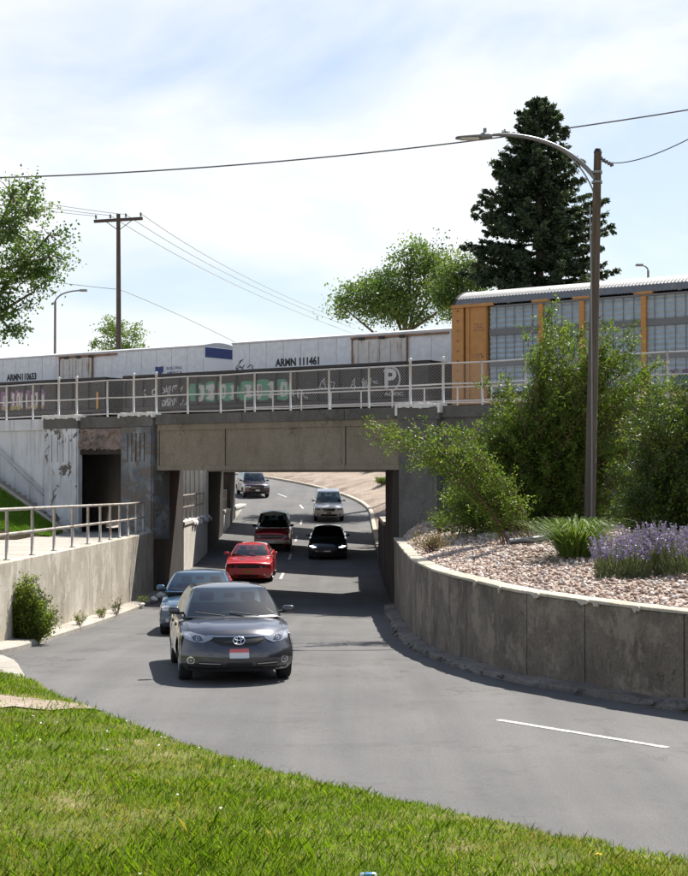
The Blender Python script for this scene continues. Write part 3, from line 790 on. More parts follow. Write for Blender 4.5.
def f_stone(nt, b):
    g = nt.nodes.new('ShaderNodeNewGeometry')
    c = ramp(nt, g.outputs['Random Per Island'], [(0, (0.20, 0.13, 0.10)), (0.35, (0.34, 0.25, 0.20)), (0.65, (0.46, 0.37, 0.31)), (0.9, (0.60, 0.54, 0.48)), (1, (0.32, 0.32, 0.33))])
    nt.links.new(c, b.inputs['Base Color'])
M_stone = mat('stone', rough=0.9, fn=f_stone, spec=0.25)
P = []
lim = [i for i in range(ng) if RWc[i][1] > 17.5]
while len(P) < 17000:
    i = R.choice(lim); v = R.random() ** 1.25 * 0.75
    a = Vector(BG[i][int(v * mg)]); jx, jy = R.uniform(-.25, .25), R.uniform(-.25, .25)
    P.append((a.x + jx, a.y + jy))
PP = []
for (x, y) in P:
    h = BVB.ray_cast(Vector((x, y, 10)), Vector((0, 0, -1)))[0]
    if h is not None and x / y < 0.30: PP.append((x, y, h.z + 0.008))
PP = np.array(PP)
tag(stamp('gravel_stones', SB, PP, NR.uniform(.022, .055, len(PP)), M_stone), 'loose tan and grey gravel stones on the planting bed', kind='stuff')

# ------------------------------------------------------------------ grass bank in the foreground
ED = resample(spline([(-30, 26.4), (-16, 26.2), (-9.5, 25.9), (-5.75, 25.0), (-4.6, 23.0), (-3.45, 20.9), (-1.9, 18.3), (-.45, 16.25), (1.5, 14.2), (2.95, 12.8), (5.5, 10.8), (9, 8.9), (20, 5)]), 0.2)
EN = normals2(ED)
def bank_d(X, Y):
    """signed distance to the road edge, positive on the grass"""
    X = np.asarray(X, float); Y = np.asarray(Y, float); sh = X.shape; X = X.ravel(); Y = Y.ravel(); out = np.empty(len(X))
    for a in range(0, len(X), 4000):
        dx = X[a:a+4000, None] - ED[None, :, 0]; dy = Y[a:a+4000, None] - ED[None, :, 1]
        d2 = dx*dx + dy*dy; j = d2.argmin(1); k = np.arange(len(j))
        sg = dx[k, j] * EN[j, 0] + dy[k, j] * EN[j, 1]
        out[a:a+4000] = np.sqrt(d2[k, j]) * np.sign(sg)
    return out.reshape(sh)
def bank_z(X, Y, d):
    return np.where(d > 0, -3.27 + 0.105 * d + 0.02 * np.sin(X * 2.1 + Y * 1.3) * np.minimum(1, d) + 0.015 * np.sin(X * 5 - Y * 4), -3.27 + 0.35 * d)
gx, gy = np.meshgrid(np.arange(-30, 20.1, 0.3), np.arange(-8, 28, 0.3)); gd = bank_d(gx, gy); gz = bank_z(gx, gy, gd)
m = MB(); m.grid(np.stack([gx, gy, gz], 2)); bank = struct(m.build('grass_bank', M_soil, smooth=True), 'sloping turf bank in front of the road')
if sum(p.normal.z for p in bank.data.polygons) < 0: bank.data.flip_normals()

# bare stony patch in the turf by the road edge
dp = []
for k in range(28):
    a = 2 * math.pi * k / 28; r_ = 1 + .22 * math.sin(3 * a + 1) + .14 * math.sin(7 * a); dp.append((-4.85 + 1.15 * r_ * math.cos(a), 21.0 + .8 * r_ * math.sin(a)))
m = MB(); P_ = [(-4.85, 21.0)] + [(-4.85 + (x + 4.85) * .5, 21 + (y - 21) * .5) for x, y in dp] + dp
dd = bank_d(np.array([p[0] for p in P_]), np.array([p[1] for p in P_])); zz_ = bank_z(np.array([p[0] for p in P_]), np.array([p[1] for p in P_]), dd)
m.add([(p[0], p[1], z + .022) for p, z in zip(P_, zz_)], [(0, 1 + k, 1 + (k + 1) % 28) for k in range(28)] + [(1 + k, 29 + k, 29 + (k + 1) % 28, 1 + (k + 1) % 28) for k in range(28)])
o = struct(m.build('dirt_patch', M_dirt, fixn=True), 'bare stony earth patch in the grass by the road edge')
if sum(p.normal.z for p in o.data.polygons) < 0: o.data.flip_normals()

def vnoise(X, Y, s, seed=0):
    r = np.random.default_rng(seed); T = r.random((64, 64)); x = X * s; y = Y * s
    x0 = np.floor(x).astype(int); y0 = np.floor(y).astype(int); fx = x - x0; fy = y - y0; fx = fx*fx*(3-2*fx); fy = fy*fy*(3-2*fy)
    g_ = lambda a, b: T[a % 64, b % 64]
    return (g_(x0, y0)*(1-fx)+g_(x0+1, y0)*fx)*(1-fy)+(g_(x0, y0+1)*(1-fx)+g_(x0+1, y0+1)*fx)*fy
# blades: points spread evenly over the picture's share of the bank
NB = 270000
Yb = 8.6 + (NR.random(NB) ** 1.35) * 17.5; Xb = (NR.random(NB) * 2 - 1) * (0.235 * Yb + 0.9)
db = bank_d(Xb, Yb); ok = db > -0.04 + 0.10 * (vnoise(Xb, Yb, 3.0, 4) - .5); Xb, Yb, db = Xb[ok], Yb[ok], db[ok]
dirt = np.exp(-(((Xb + 4.85) / 0.95) ** 2 + ((Yb - 21.0) / 0.65) ** 2)) * 1.6 + 0.35 * (vnoise(Xb, Yb, 1.2, 5) > .8)
ok = NR.random(len(Xb)) > np.minimum(dirt, .93); Xb, Yb, db = Xb[ok], Yb[ok], db[ok]
Zb = bank_z(Xb, Yb, db); n = len(Xb)
dry = vnoise(Xb, Yb, 0.55, 2) * .65 + vnoise(Xb, Yb, 2.2, 3) * .35
hgt = (0.035 + 0.075 * NR.random(n) ** 1.6) * (0.75 + 0.6 * vnoise(Xb, Yb, 0.9, 8)) * np.where(dry > .58, .75, 1.0)
tall = NR.random(n) < 0.012; hgt[tall] *= 1.7; hgt *= np.interp(Yb, [9, 13], [1.25, .9])
edge = (db < .35); hgt[edge] *= .8
az = NR.random(n) * 2 * math.pi; ln = hgt * NR.uniform(0.15, 1.0, n); bw = NR.uniform(.0018, .0042, n) * (1 + tall * .5) * (Yb / 13) ** .7
ca, sa = np.cos(az), np.sin(az); wx, wy = -np.sin(az + NR.normal(0, .5, n)), np.cos(az + NR.normal(0, .5, n))
B0 = np.stack([Xb, Yb, Zb - .012], 1); Wd = np.stack([wx, wy, np.zeros(n)], 1) * bw[:, None]
Md = B0 + np.stack([ca * ln * .35, sa * ln * .35, hgt * .6], 1); Tp = B0 + np.stack([ca * ln, sa * ln, hgt], 1)
V = np.stack([B0 - Wd, B0 + Wd, Md + Wd * .8, Tp, Md - Wd * .8], 1)
green = leafmat('grass_blade', (0.105, 0.205, 0.008), (0.225, 0.335, 0.022), 0.5)
dryg = leafmat('dry_grass_blade', (0.22, 0.24, 0.03), (0.38, 0.33, 0.09), 0.45)
isdry = NR.random(n) < np.clip((dry - .46) * 1.7, .05, .5)
for nm, msk, mt, lb in (('grass', ~isdry, green, 'short bright green grass covering the foreground bank'), ('dry_grass', isdry, dryg, 'yellowing grass blades mixed through the foreground bank')):
    tag(quads_mesh(nm, V[msk], mt, nv=5), lb, 'grass', kind='stuff')
# lawn blades on the left bank
L = np.array(LAWN); nl = 26000; a = NR.integers(0, L.shape[0] - 1, nl); b = NR.integers(0, L.shape[1] - 1, nl); u = NR.random(nl)[:, None]; v = NR.random(nl)[:, None]
P0 = L[a, b] * (1-u) * (1-v) + L[a+1, b] * u * (1-v) + L[a, b+1] * (1-u) * v + L[a+1, b+1] * u * v
az = NR.random(nl) * 6.28; Wd = np.stack([np.cos(az), np.sin(az), 0 * az], 1) * .018; Tp = P0 + np.stack([NR.normal(0, .04, nl), NR.normal(0, .04, nl), NR.uniform(.06, .14, nl)], 1)
tag(quads_mesh('lawn_grass', np.stack([P0 - Wd, P0 + Wd, Tp], 1), leafmat('lawn_blade', (0.09, 0.20, .012), (0.17, .30, .03), .45), nv=3), 'fresh mown grass on the bank beside the staircase', 'grass', kind='stuff')
# pale fallen petals
m = MB(); rr = random.Random(8)
for k in range(90):
    x = rr.uniform(-5, 4.5); y = rr.uniform(9, 21) if k < 50 else rr.uniform(16, 20.5)
    if k >= 50: x = rr.uniform(-4.4, -1.2)
    d = float(bank_d(np.array([x]), np.array([y]))[0])
    if d < .1: continue
    z = float(bank_z(np.array([x]), np.array([y]), np.array([d]))[0]) + rr.uniform(.03, .07); s = rr.uniform(.008, .02); a = rr.random() * 6
    m.add([(x + s * math.cos(a + q), y + s * math.sin(a + q), z + rr.uniform(-.008, .01)) for q in (0, 1.3, 2.9, 4.4)], [(0, 1, 2, 3)])
tag(m.build('fallen_petals', mat('petal', (0.75, 0.72, 0.70), .7)), 'white petals scattered over the grass', 'petals', kind='stuff')
# ------------------------------------------------------------------ chain link fence on the near bridge
fe = wempty('chain_link_fence', (*FW(4, .3), ZT)); tag(fe, 'galvanised chain link fence on the parapet of the near bridge', 'fence')
post_px = [-60, -22, 3.5, 30, 56, 74, 104.6, 131, 153.5, 185, 218, 252, 288, 326.6, 366.5, 408, 441, 480]
pt = [face_t(x) for x in post_px]
while pt[-1] < 30: pt.append(pt[-1] + 1.55)
tallset = {56, 74, 131, 153.5, 408, 441}
FT = 1.36
for i, t in enumerate(pt):
    tall = i < len(post_px) and post_px[i] in tallset
    zb = ZT + (0.0 if not tall else 0.05); h = FT + (0.14 if tall else 0.03)
    p = MB().tube([(*FW(t, .14), zb - .06), (*FW(t, .14), ZT + h)], 0.042 if tall else 0.034, 8).build('post', M_galv, fe, smooth=True)
    if tall:
        m = MB(); c = Vector((*FW(t, .14), ZT + h + .03))
        for k in range(1): m.lathe([(0.001, .07), (.045, .055), (.06, 0.0), (.045, -.04), (.05, -.055)], 8, Matrix.Translation(c))
        m.build('ball_cap', M_galv, p, org=fe.location, smooth=True)
for h in (FT, 0.70, 0.09):
    MB().tube([(*FW(t, .14), ZT + h + .012 * math.sin(t * 1.7)) for t in pt], 0.026, 6).build('rail', M_galv, fe, smooth=True)
# woven wire
def chain(t0, t1, z0, z1, n, pitch=0.10, r=0.0030):
    Ls = []; H = z1 - z0
    k0 = int((t0 - H) / pitch); k1 = int(t1 / pitch) + 1
    for k in range(k0, k1):
        for sg in (1, -1):
            a = k * pitch; p = [(a, z0), (a + H, z1)] if sg > 0 else [(a + H, z0), (a, z1)]
            (ta, za), (tb, zb) = p
            if tb < ta: (ta, za), (tb, zb) = (tb, zb), (ta, za)
            if tb <= t0 or ta >= t1: continue
            if ta < t0: za += (zb - za) * (t0 - ta) / (tb - ta); ta = t0
            if tb > t1: zb -= (zb - za) * (tb - t1) / (tb - ta); tb = t1
            Ls.append((ta, za, tb, zb))
    A = np.array(Ls); dx = A[:, 2] - A[:, 0]; dz = A[:, 3] - A[:, 1]; l = np.hypot(dx, dz) + 1e-9; nx, nz = -dz / l * r, dx / l * r
    def w(t, nn, z): return np.stack([-6.85 + CT*t + ST*nn, 54.9 - ST*t + CT*nn, z], 1)
    o = np.zeros(len(A)) + n
    # square wire: two crossed ribbons folded into a thin three-sided rod
    a1 = w(A[:, 0] + nx, o, A[:, 1] + nz); a2 = w(A[:, 0] - nx, o, A[:, 1] - nz); a3 = w(A[:, 0], o + r * 1.5, A[:, 1])
    b1 = w(A[:, 2] + nx, o, A[:, 3] + nz); b2 = w(A[:, 2] - nx, o, A[:, 3] - nz); b3 = w(A[:, 2], o + r * 1.5, A[:, 3])
    return np.concatenate([np.stack([a1, a2, b2, b1], 1), np.stack([a2, a3, b3, b2], 1), np.stack([a3, a1, b1, b3], 1)])
quads_mesh('wire_mesh', chain(pt[0], 24, ZT + .09, ZT + FT, .14), M_wire, fe)
# lower guard rail behind the fence
gr = wempty('guard_rail', (*FW(6, 6.6), ZT)); tag(gr, 'low white pipe guard rail on the far edge of the near bridge', 'railing')
for k, t in enumerate(np.arange(-1.5, 16, 1.45)): MB().tube([(*FW(t, 6.9), ZT - .02), (*FW(t, 6.9), ZT + 1.06)], .032, 6).build('post', M_galv, gr)
for h in (1.06, .55): MB().tube([(*FW(-1.5, 6.9), ZT + h), (*FW(15, 6.9), ZT + h)], .03, 6).build('rail', M_galv, gr)
# ballast on the near deck with dry debris
fbox('ballast', TL, TR, 0.62, 6.75, 1.962, 2.12, M_gravel)

# ------------------------------------------------------------------ tracks and trains on the middle bridge
RAIL = 2.62
QG, QR = 76.3, 81.6
def track_t(x, q):
    k = (x - 344) / F; return (k * q + 6.85) / (CT + k * ST)
def track_pt(t, n, q): return FW(t, n, q)
tb = wempty('railway_track', (*FW(0, 1.5, QG), 2.3))
tag(tb, 'ballasted railway tracks carrying the two goods trains', 'track')
def tbox(name, t0, t1, n0, n1, z0, z1, mt, q, parent):
    m = MB(); m.prism([FW(t0, n0, q), FW(t1, n0, q), FW(t1, n1, q), FW(t0, n1, q)], z0, z1); return m.build(name, mt, parent)
tbox('ballast', -30, 46, -.25, 7.6, 2.202, 2.40, M_gravel, QG, tb)
M_steel = metal('rail_steel', (0.16, 0.13, 0.11), .5, .6, (0.2, .1, .06), .5)
for q in (QG, QR):
    for n in (1.5 - .74, 1.5 + .74): tbox('rail', -30, 46, n - .035, n + .035, 2.41, RAIL, M_steel, q, tb)

def rroot(name, tc, q): return empty(name, (*FW(tc, 0, q), RAIL), -TH)
M_blackst = metal('black_steel', (0.018, 0.0175, 0.018), .6, 0, (0.10, 0.055, 0.035), .60, sc=1.3)
M_whitecar = metal('reefer_white', (0.70, 0.72, 0.74), .45, 0, (0.30, 0.17, 0.11), .68, vs=(2.2, 1, .16), sc=1.7)
M_doorw = metal('reefer_door', (0.60, 0.58, 0.54), .5, 0, (0.30, 0.19, 0.12), .53, vs=(1.6, 1, .25), sc=1.9)
M_rust = metal('rusty_steel', (0.30, 0.16, 0.09), .75, 0, (0.12, .06, .035), .5)
M_roofw = metal('reefer_roof', (0.55, 0.56, 0.57), .4, .1)
M_blk = mat('black_letter', (0.02, 0.02, 0.022), .6)
M_wht = mat('white_letter', (0.55, 0.55, 0.54), .7)
M_navy = mat('navy_paint', (0.018, 0.045, 0.17), .5)
M_whpaint = mat('clean_white', (0.78, 0.80, 0.82), .5)
M_orange = metal('rack_orange', (0.42, 0.205, 0.055), .55, 0, (0.25, 0.12, 0.04), .62, sc=1.4)
M_screen = metal('rack_screen', (0.34, 0.42, 0.47), .45, .25, (0.16, 0.13, 0.10), .68, vs=(1, 1, .4))
M_roofr = metal('rack_roof', (0.15, 0.155, 0.16), .6, .1, (0.28, .26, .24), .6, vs=(.6, 1, 1))
M_darkband = mat('rack_band', (0.13, 0.14, 0.15), .6)

def truck(parent, xc):
    """freight bogie: side frame, two axles of wheels"""
    t = MB(); t.cham(xc - 1.15, xc + 1.15, .28, .42, .32, .62, .06); t.cham(xc - .35, xc + .35, .24, .45, .25, .75, .05)
    t.cham(xc - 1.15, xc + 1.15, 2.58, 2.72, .32, .62, .06); t.bx(xc - .2, xc + .2, .4, 2.6, .45, .65)
    b = t.build('bogie', M_blackst, parent)
    for dx in (-.86, .86):
        for y in (.70, 2.30):
            w = MB(); M = Matrix.Translation((xc + dx, y, .46)) @ Matrix.Rotation(math.pi / 2, 4, 'X')
            w.lathe([(.0, .05), (.12, .06), (.34, .03), (.36, .05), (.46, .05), (.46, -.05), (.49, -.07), (.0, -.07)], 20, M); w.build('wheel', M_steel, b, smooth=False)

def reefer(tc, L, number, tx0, tx1, door, label, logo=False, scr=None):
    """refrigerator car; local x along the train, y away from the viewer"""
    r = rroot('refrigerator_car', tc, QR); tag(r, label, 'train car')
    x0, x1 = -L / 2, L / 2; zb, zt = 1.05, 4.58
    body = MB(); body.bx(x0, x1, .05, 2.95, zb, zt - .12); bo = body.build('body', M_whitecar, r)
    # side sheets between weld seams
    n = 17; xs_ = np.linspace(x0 + .05, x1 - .05, n + 1)
    for a, b in zip(xs_[:-1], xs_[1:]):
        if door[0] - .3 < (a + b) / 2 < door[1] + .3: continue
        MB().cham(a + .012, b - .012, .018, .052, zb + .22, zt - .16, .008).build('side_panel', M_whitecar, r)
    MB().bx(x0, x1, .0, .06, zb, zb + .2).build('side_sill', M_whitecar, r)
    MB().bx(x0, x1, .0, .06, zt - .155, zt - .06).build('top_chord', M_roofw, r)
    # roof, shallow pitched with ribs
    m = MB(); ny = 7; rows = []
    for x in (x0 - .03, x1 + .03): rows.append([(x, -.03 + 3.06 * k / ny, zt - .06 + .20 * math.sin(math.pi * k / ny)) for k in range(ny + 1)])
    m.grid(rows); m.add(rows[0], [tuple(range(ny + 1))]); m.add(rows[1], [tuple(range(ny + 1))]); o = m.build('roof', M_roofw, r, fixn=True)
    MB().bx(x0 - .02, x1 + .02, -.02, 3.02, zt - .118, zt - .062).build('roof_edge', M_roofw, r)
    # plug door with frame, bars and rails
    a, b = door
    d = MB().cham(a, b, -.05, .05, zb + .12, zt - .35, .015).build('door', M_doorw, r)
    for k in range(5):
        x = a + (b - a) * (k + .5) / 5; MB().bx(x - .035, x + .035, -.10, -.052, zb + .22, zt - .42).build('door_bar', M_doorw, d)
    MB().bx(a, b, -.10, -.053, zb + 1.1, zb + 1.2).build('door_bar', M_rust, d)
    for x in (a - .05, b - .01): MB().bx(x, x + .06, -.08, .03, zb + .12, zt - .30).build('door_edge', M_rust, d)
    MB().bx(a, b, -.085, -.053, zb + 1.85, zb + 1.93).build('door_bar', M_rust, d)
    MB().bx(a - .1, b + (b - a) * .75, -.09, .01, zt - .30, zt - .20).build('door_track', M_rust, r)
    MB().bx(a - .1, b + (b - a) * .75, -.12, .01, zb + .02, zb + .10).build('door_track', M_rust, r)
    for k in range(3): MB().cham(a + .4 + k * (b - a) * .38, a + .75 + k * (b - a) * .38, -.15, -.05, zt - .36, zt - .22, .03).build('door_roller', M_blackst, r)
    MB().bx(a - .42, a - .25, -.03, .03, zb + 1.4, zb + 1.95).build('hatch', M_blk, r)
    # frame + bogies
    MB().bx(x0 + .5, x1 - .5, .9, 2.1, .55, zb - .002).build('centre_sill', M_blackst, r)
    for s in (-1, 1): truck(r, s * (L / 2 - 2.4)); MB().bx(*sorted((s * (L/2 - .1), s * (L/2 + .75))), 1.35, 1.65, .75, 1.0).build('coupler', M_blackst, r)
    # right end sheet
    e = MB().bx(x1, x1 + .03, .06, 2.94, zb, zt - .12).build('end_sheet', M_whpaint, r)
    MB().bx(x1 + .03, x1 + .045, .10, 2.92, zt - .72, zt - .17).build('blue_band', M_navy, e)
    # lettering
    text_side('lettering', number, tx0, tx1, 3.10, .44, .012, M_blk, r, .05)
    if logo:
        lx = track_t(155, QR) - tc
        m = MB(); w_, h_ = .62, .50; z = 2.98
        m.add([(lx + u * w_, -.004, z + v * h_) for u, v in ((0, .95), (.15, 1), (.5, .93), (.85, 1), (1, .95), (.98, .4), (.8, .15), (.5, 0), (.2, .15), (.02, .4))], [tuple(range(10))])
        m.build('emblem', M_navy, r)
        text_side('lettering', 'BUILDING', lx + .85, lx + 2.0, 3.26, .17, .012, M_navy, r, .01)
        text_side('lettering', 'AMERICA', lx + .85, lx + 2.0, 3.0, .17, .012, M_navy, r, .01)
    if scr:
        m = MB(); rr = random.Random(4)
        for k in range(7):
            x = scr + rr.uniform(0, .9); z = 3.05 + rr.uniform(-.2, .3); pts = [(x, .006, z)]
            for q in range(5): pts.append((pts[-1][0] + rr.uniform(-.16, .28), .006, pts[-1][2] + rr.uniform(-.22, .22)))
            m.tube(pts, .022, 4)
        m.build('scrawl', M_blk, r)
    return r
tcA = track_t(231, QR) + 9.9
reefer(tcA, 19.7, 'ARMN 111461', track_t(275, QR) - tcA, track_t(319, QR) - tcA, (track_t(353, QR) - tcA, track_t(407, QR) - tcA),
       'white refrigerator railcar with rust-streaked door, black scrawl at its end', scr=-9.6)
tcB = track_t(204, QR) - 9.9
reefer(tcB, 19.7, 'ARMN110653', track_t(6, QR) - tcB, track_t(36, QR) - tcB, (track_t(60, QR) - tcB, track_t(92, QR) - tcB),
       'white refrigerator railcar with small blue shield emblem and blue end band', logo=True)
# second small stencil on both doors is illegible: a few grey strokes
def strokes(parent, x, z, n, w, seed, mt, y=-.058, h=.09):
    m = MB(); rr = random.Random(seed)
    for row in range(n):
        xx = x
        while xx < x + w:
            l = rr.uniform(.06, .16); m.add([(xx, y, z - row * h * 1.7), (xx + l, y, z - row * h * 1.7), (xx + l, y, z - row * h * 1.7 + h), (xx, y, z - row * h * 1.7 + h)], [(0, 1, 2, 3)]); xx += l + rr.uniform(.04, .1)
    return m.build('stencil', mt, parent)

def gondola(t0, t1, label):
    tc = (t0 + t1) / 2; L = t1 - t0; r = rroot('gondola_car', tc, QG); tag(r, label, 'train car')
    x0, x1 = -L / 2, L / 2; zb, zt = 1.0, 2.66
    MB().bx(x0, x1, .06, .12, zb, zt - .1).build('side_wall', M_blackst, r); MB().bx(x0, x1, 2.88, 2.94, zb, zt - .1).build('side_wall', M_blackst, r)
    MB().bx(x0, x0 + .06, .12, 2.88, zb, zt - .08).build('end_wall', M_blackst, r); MB().bx(x1 - .06, x1, .12, 2.88, zb, zt - .08).build('end_wall', M_blackst, r)
    MB().bx(x0 + .06, x1 - .06, .12, 2.88, zb, zb + .1).build('floor', M_blackst, r)
    for y in (-.02, 2.86): MB().cham(x0 - .03, x1 + .03, y, y + .16, zt - .14, zt, .02).build('top_rail', M_blackst, r)
    for x in (x0 - .03, x1 - .13): MB().cham(x, x + .16, .14, 2.86, zt - .14, zt - .01, .02).build('top_rail', M_blackst, r)
    n = 15
    for k in range(n + 1):
        x = x0 + .1 + (L - .2) * k / n; MB().cham(x - .07, x + .07, -.04, .06, zb - .05, zt - .141, .02).build('side_post', M_blackst, r)
    MB().bx(x0, x1, -.03, .10, zb - .22, zb - .052).build('side_sill', M_blackst, r); MB().bx(x0 + .3, x1 - .3, 1.2, 1.8, .5, zb - .01).build('centre_sill', M_blackst, r)
    for s in (-1, 1): truck(r, s * (L / 2 - 2.2)); MB().bx(*sorted((s * (L/2 - .1), s * (L/2 + .55))), 1.35, 1.65, .75, 1.0).build('coupler', M_blackst, r)
    return r, tc
tg0, tg1 = track_t(123, QG), track_t(430, QG)
G1, tcg = gondola(tg0, tg1, 'black open-top railcar with green and white graffiti and a P emblem')
G2, tcg2 = gondola(tg0 - 1.3 - 19, tg0 - 1.3, 'black open-top railcar with purple and white graffiti beside the pale wall')
M_ggreen = mat('graffiti_green', (0.07, 0.25, 0.15), .7); M_gwhite = mat('graffiti_white', (0.42, 0.43, 0.42), .7)
M_gpurple = mat('graffiti_purple', (0.22, 0.10, 0.21), .7); M_gyel = mat('graffiti_yellow', (0.38, 0.31, 0.10), .7); M_gpale = mat('graffiti_pale', (0.56, 0.55, 0.50), .7)
def blobs(parent, tc, xa, xb, z0, z1, n, mt, seed, y=.045, w=(.25, .55), name='graffiti', post=True):
    """spray-painted letter shapes: rounded irregular blocks with holes left between them"""
    rr = random.Random(seed); a = track_t(xa, QG) - tc; b = track_t(xb, QG) - tc; m = MB()
    for k in range(n):
        cx = a + (b - a) * (k + .5) / n + rr.uniform(-.1, .1); ww = rr.uniform(*w) * (b - a) / n * 1.1; h0 = z0 + rr.uniform(0, .12); h1 = z1 - rr.uniform(0, .15)
        pts = []
        for q in range(14):
            t = 2 * math.pi * q / 14; c_, s_ = math.cos(t), math.sin(t)
            e = lambda v: math.copysign(abs(v) ** .55, v)
            pts.append((cx + ww * e(c_) * rr.uniform(.8, 1.1), y, (h0 + h1) / 2 + (h1 - h0) / 2 * e(s_) * rr.uniform(.85, 1.05)))
        MB().add(pts, [tuple(range(14))]).build(name, mt, parent)
blobs(G1, tcg, 189, 288, 1.02, 2.18, 6, M_ggreen, 1, .056, (.42, .5)); blobs(G1, tcg, 192, 290, 1.12, 2.05, 8, M_gwhite, 2, .050, (.2, .36)); blobs(G1, tcg, 196, 286, 1.3, 1.9, 12, M_ggreen, 3, .044, (.1, .2))
blobs(G1, tcg, 206, 282, 1.4, 1.8, 9, mat('graffiti_red', (0.4, .13, .12), .7), 13, .040, (.05, .12))
blobs(G2, tcg2, 0, 44, 1.0, 2.2, 7, M_gpurple, 4, .056, (.4, .5)); blobs(G2, tcg2, 1, 43, 1.05, 2.05, 9, M_gpale, 5, .050, (.22, .36)); blobs(G2, tcg2, 0, 44, 1.0, 1.35, 8, M_gyel, 6, .044, (.2, .4)); blobs(G2, tcg2, 3, 43, 1.3, 1.85, 12, M_blackst, 7, .040, (.1, .16))
def scrib(parent, tc, xa, xb, z, seed, n=9):
    rr = random.Random(seed); a = track_t(xa, QG) - tc; b = track_t(xb, QG) - tc; m = MB()
    for k in range(n):
        x = a + (b - a) * (k + .3) / n; pts = [(x, .045, z + rr.uniform(-.2, .2))]
        for q in range(4): pts.append((pts[-1][0] + rr.uniform(-.2, .25), .045, z + rr.uniform(-.3, .3)))
        m.tube(pts, .022, 4)
    return m.build('scrawl', M_wht, parent)
scrib(G1, tcg, 158, 182, 1.75, 3); scrib(G1, tcg, 158, 184, 1.1, 5, 12); scrib(G1, tcg, 318, 334, 1.75, 8, 4); scrib(G1, tcg, 350, 376, 1.72, 9, 7); scrib(G1, tcg, 290, 302, 1.3, 10, 6)
for ch_, xa_, xb_ in (('K', 141, 146), ('O', 151, 156.5)): text_side('lettering', ch_, track_t(xa_, QG) - tcg, track_t(xb_, QG) - tcg, 1.55, .34, .04, M_wht, G1, .01)
# P emblem: partial ring, letter and a line of text below
ex = track_t(390, QG) - tcg; m = MB()
ring = [(ex + .52 * math.cos(a) , .042, 1.86 + .56 * math.sin(a)) for a in np.linspace(-1.5, 2.6, 26)]; m.tube(ring, .05, 4)
m.build('emblem_ring', M_wht, G1)
text_side('emblem_letter', 'P', ex - .34, ex + .34, 1.42, .92, .038, M_wht, G1, .03)
text_side('lettering', 'PACIFIC', ex - .5, ex + .7, 1.08, .16, .04, M_wht, G1, .004)
MB().bx(track_t(97, QG) - tcg2, track_t(98.6, QG) - tcg2, -.06, -.045, .95, 1.85).build('yellow_strip', mat('yellow_marker', (0.6, .30, .03), .5), G2)

# auto carrier with louvred side screens and curved corrugated roof
ta0 = track_t(452, QG); LA = 27.4; tca = ta0 + LA / 2
A = rroot('auto_carrier_car', tca, QG); tag(A, 'tall orange-framed car-carrier railcar with louvred grey screens and ribbed roof', 'train car')
x0, x1 = -LA / 2, LA / 2; zf, ze, zc = 1.05, 4.98, 5.74
M_rackin = mat('rack_interior', (0.03, 0.035, 0.04), .8)
MB().bx(x0 + .3, x1 - .3, .35, 2.65, zf, ze - .05).build('core', M_rackin, A)
ends = [track_t(v, QG) - tca for v in (487, 541, 582, 644)]
while ends[-1] < x1 - 4.5: ends.append(ends[-1] + 2.75)
ends = ends + [x1 - 1.9]
# orange end panels
m = MB(); m.cham(x0, x0 + .62, -.02, .3, zf - .25, ze - .02, .03); pa = m.build('end_post', M_orange, A)
for k in range(9): MB().cham(x0 + .28, x0 + .36, -.05, -.02, zf + .1 + k * .45, zf + .18 + k * .45, .015).build('rivet', M_rust, pa)
m = MB(); m.cham(x0 + .70, ends[0], .02, .3, zf - .25, ze - .02, .03); ep = m.build('end_panel', M_orange, A)
MB().bx(x0 + .86, x0 + .93, -.03, .02, zf - .2, ze - .1).build('stiffener', M_orange, ep)
MB().bx(ends[0] - .10, ends[0] - .03, -.03, .02, zf - .2, ze - .1).build('stiffener', M_orange, ep)
strokes(ep, x0 + 1.15, 4.1, 3, .45, 3, M_rust, .012, .08); strokes(ep, x0 + 1.05, 2.75, 2, .8, 4, M_rust, .012, .06)
MB().cham(x1 - 1.9, x1, -.02, .3, zf - .25, ze - .02, .03).build('end_panel', M_orange, A)
MB().bx(x0 + .0, x0 + 2.2, -.10, .0, ze - .06, ze + .08).build('end_cap', M_orange, A)
# screens: corrugated louvre sheets, each bay a panel
rows_z = []
z = zf + .02
for i, (a, b) in enumerate(zip(ends[:-1], ends[1:])):
    prof = []; nz_ = 34
    for k in range(nz_ + 1):
        zz = zf + .02 + (ze - .12 - zf) * k / nz_; prof.append((.10 + (.05 if k % 2 else 0), zz))
    m = MB(); m.grid([[(x, y, z_) for (y, z_) in prof] for x in (a + .10, b - .10)]); s = m.build('screen_panel', M_screen, A, fixn=True)
    for zz in (zf + 1.18, zf + 2.55): MB().bx(a + .10, b - .10, .06, .095, zz, zz + .26).build('dark_band', M_darkband, s)
    nv = max(3, int((b - a) / .42))
    for k in range(1, nv): xx = a + (b - a) * k / nv; MB().bx(xx - .010, xx + .010, .075, .098, zf, ze - .15).build('seam', M_darkband, s)
for e in ends[1:]:
    p = MB().cham(e - .12, e + .12, -.02, .3, zf - .25, ze - .06, .03).build('post', M_orange, A)
    MB().cham(e - .42, e + .42, -.05, .28, ze - .055, ze + .06, .02).build('post_cap', M_orange, p)
MB().bx(x0 + 2.2, x1 - 2, -.02, .22, ze - .14, ze - .06).build('dark_rail', M_darkband, A)
MB().bx(x0, x1, .0, .3, zf - .5, zf - .26).build('side_sill', M_orange, A); MB().bx(x0, x1, 2.7, 3.0, zf - .5, ze).build('far_side', M_orange, A)
MB().bx(x0 + .4, x1 - .4, .35, 2.65, .6, zf - .02).build('floor', M_blackst, A)
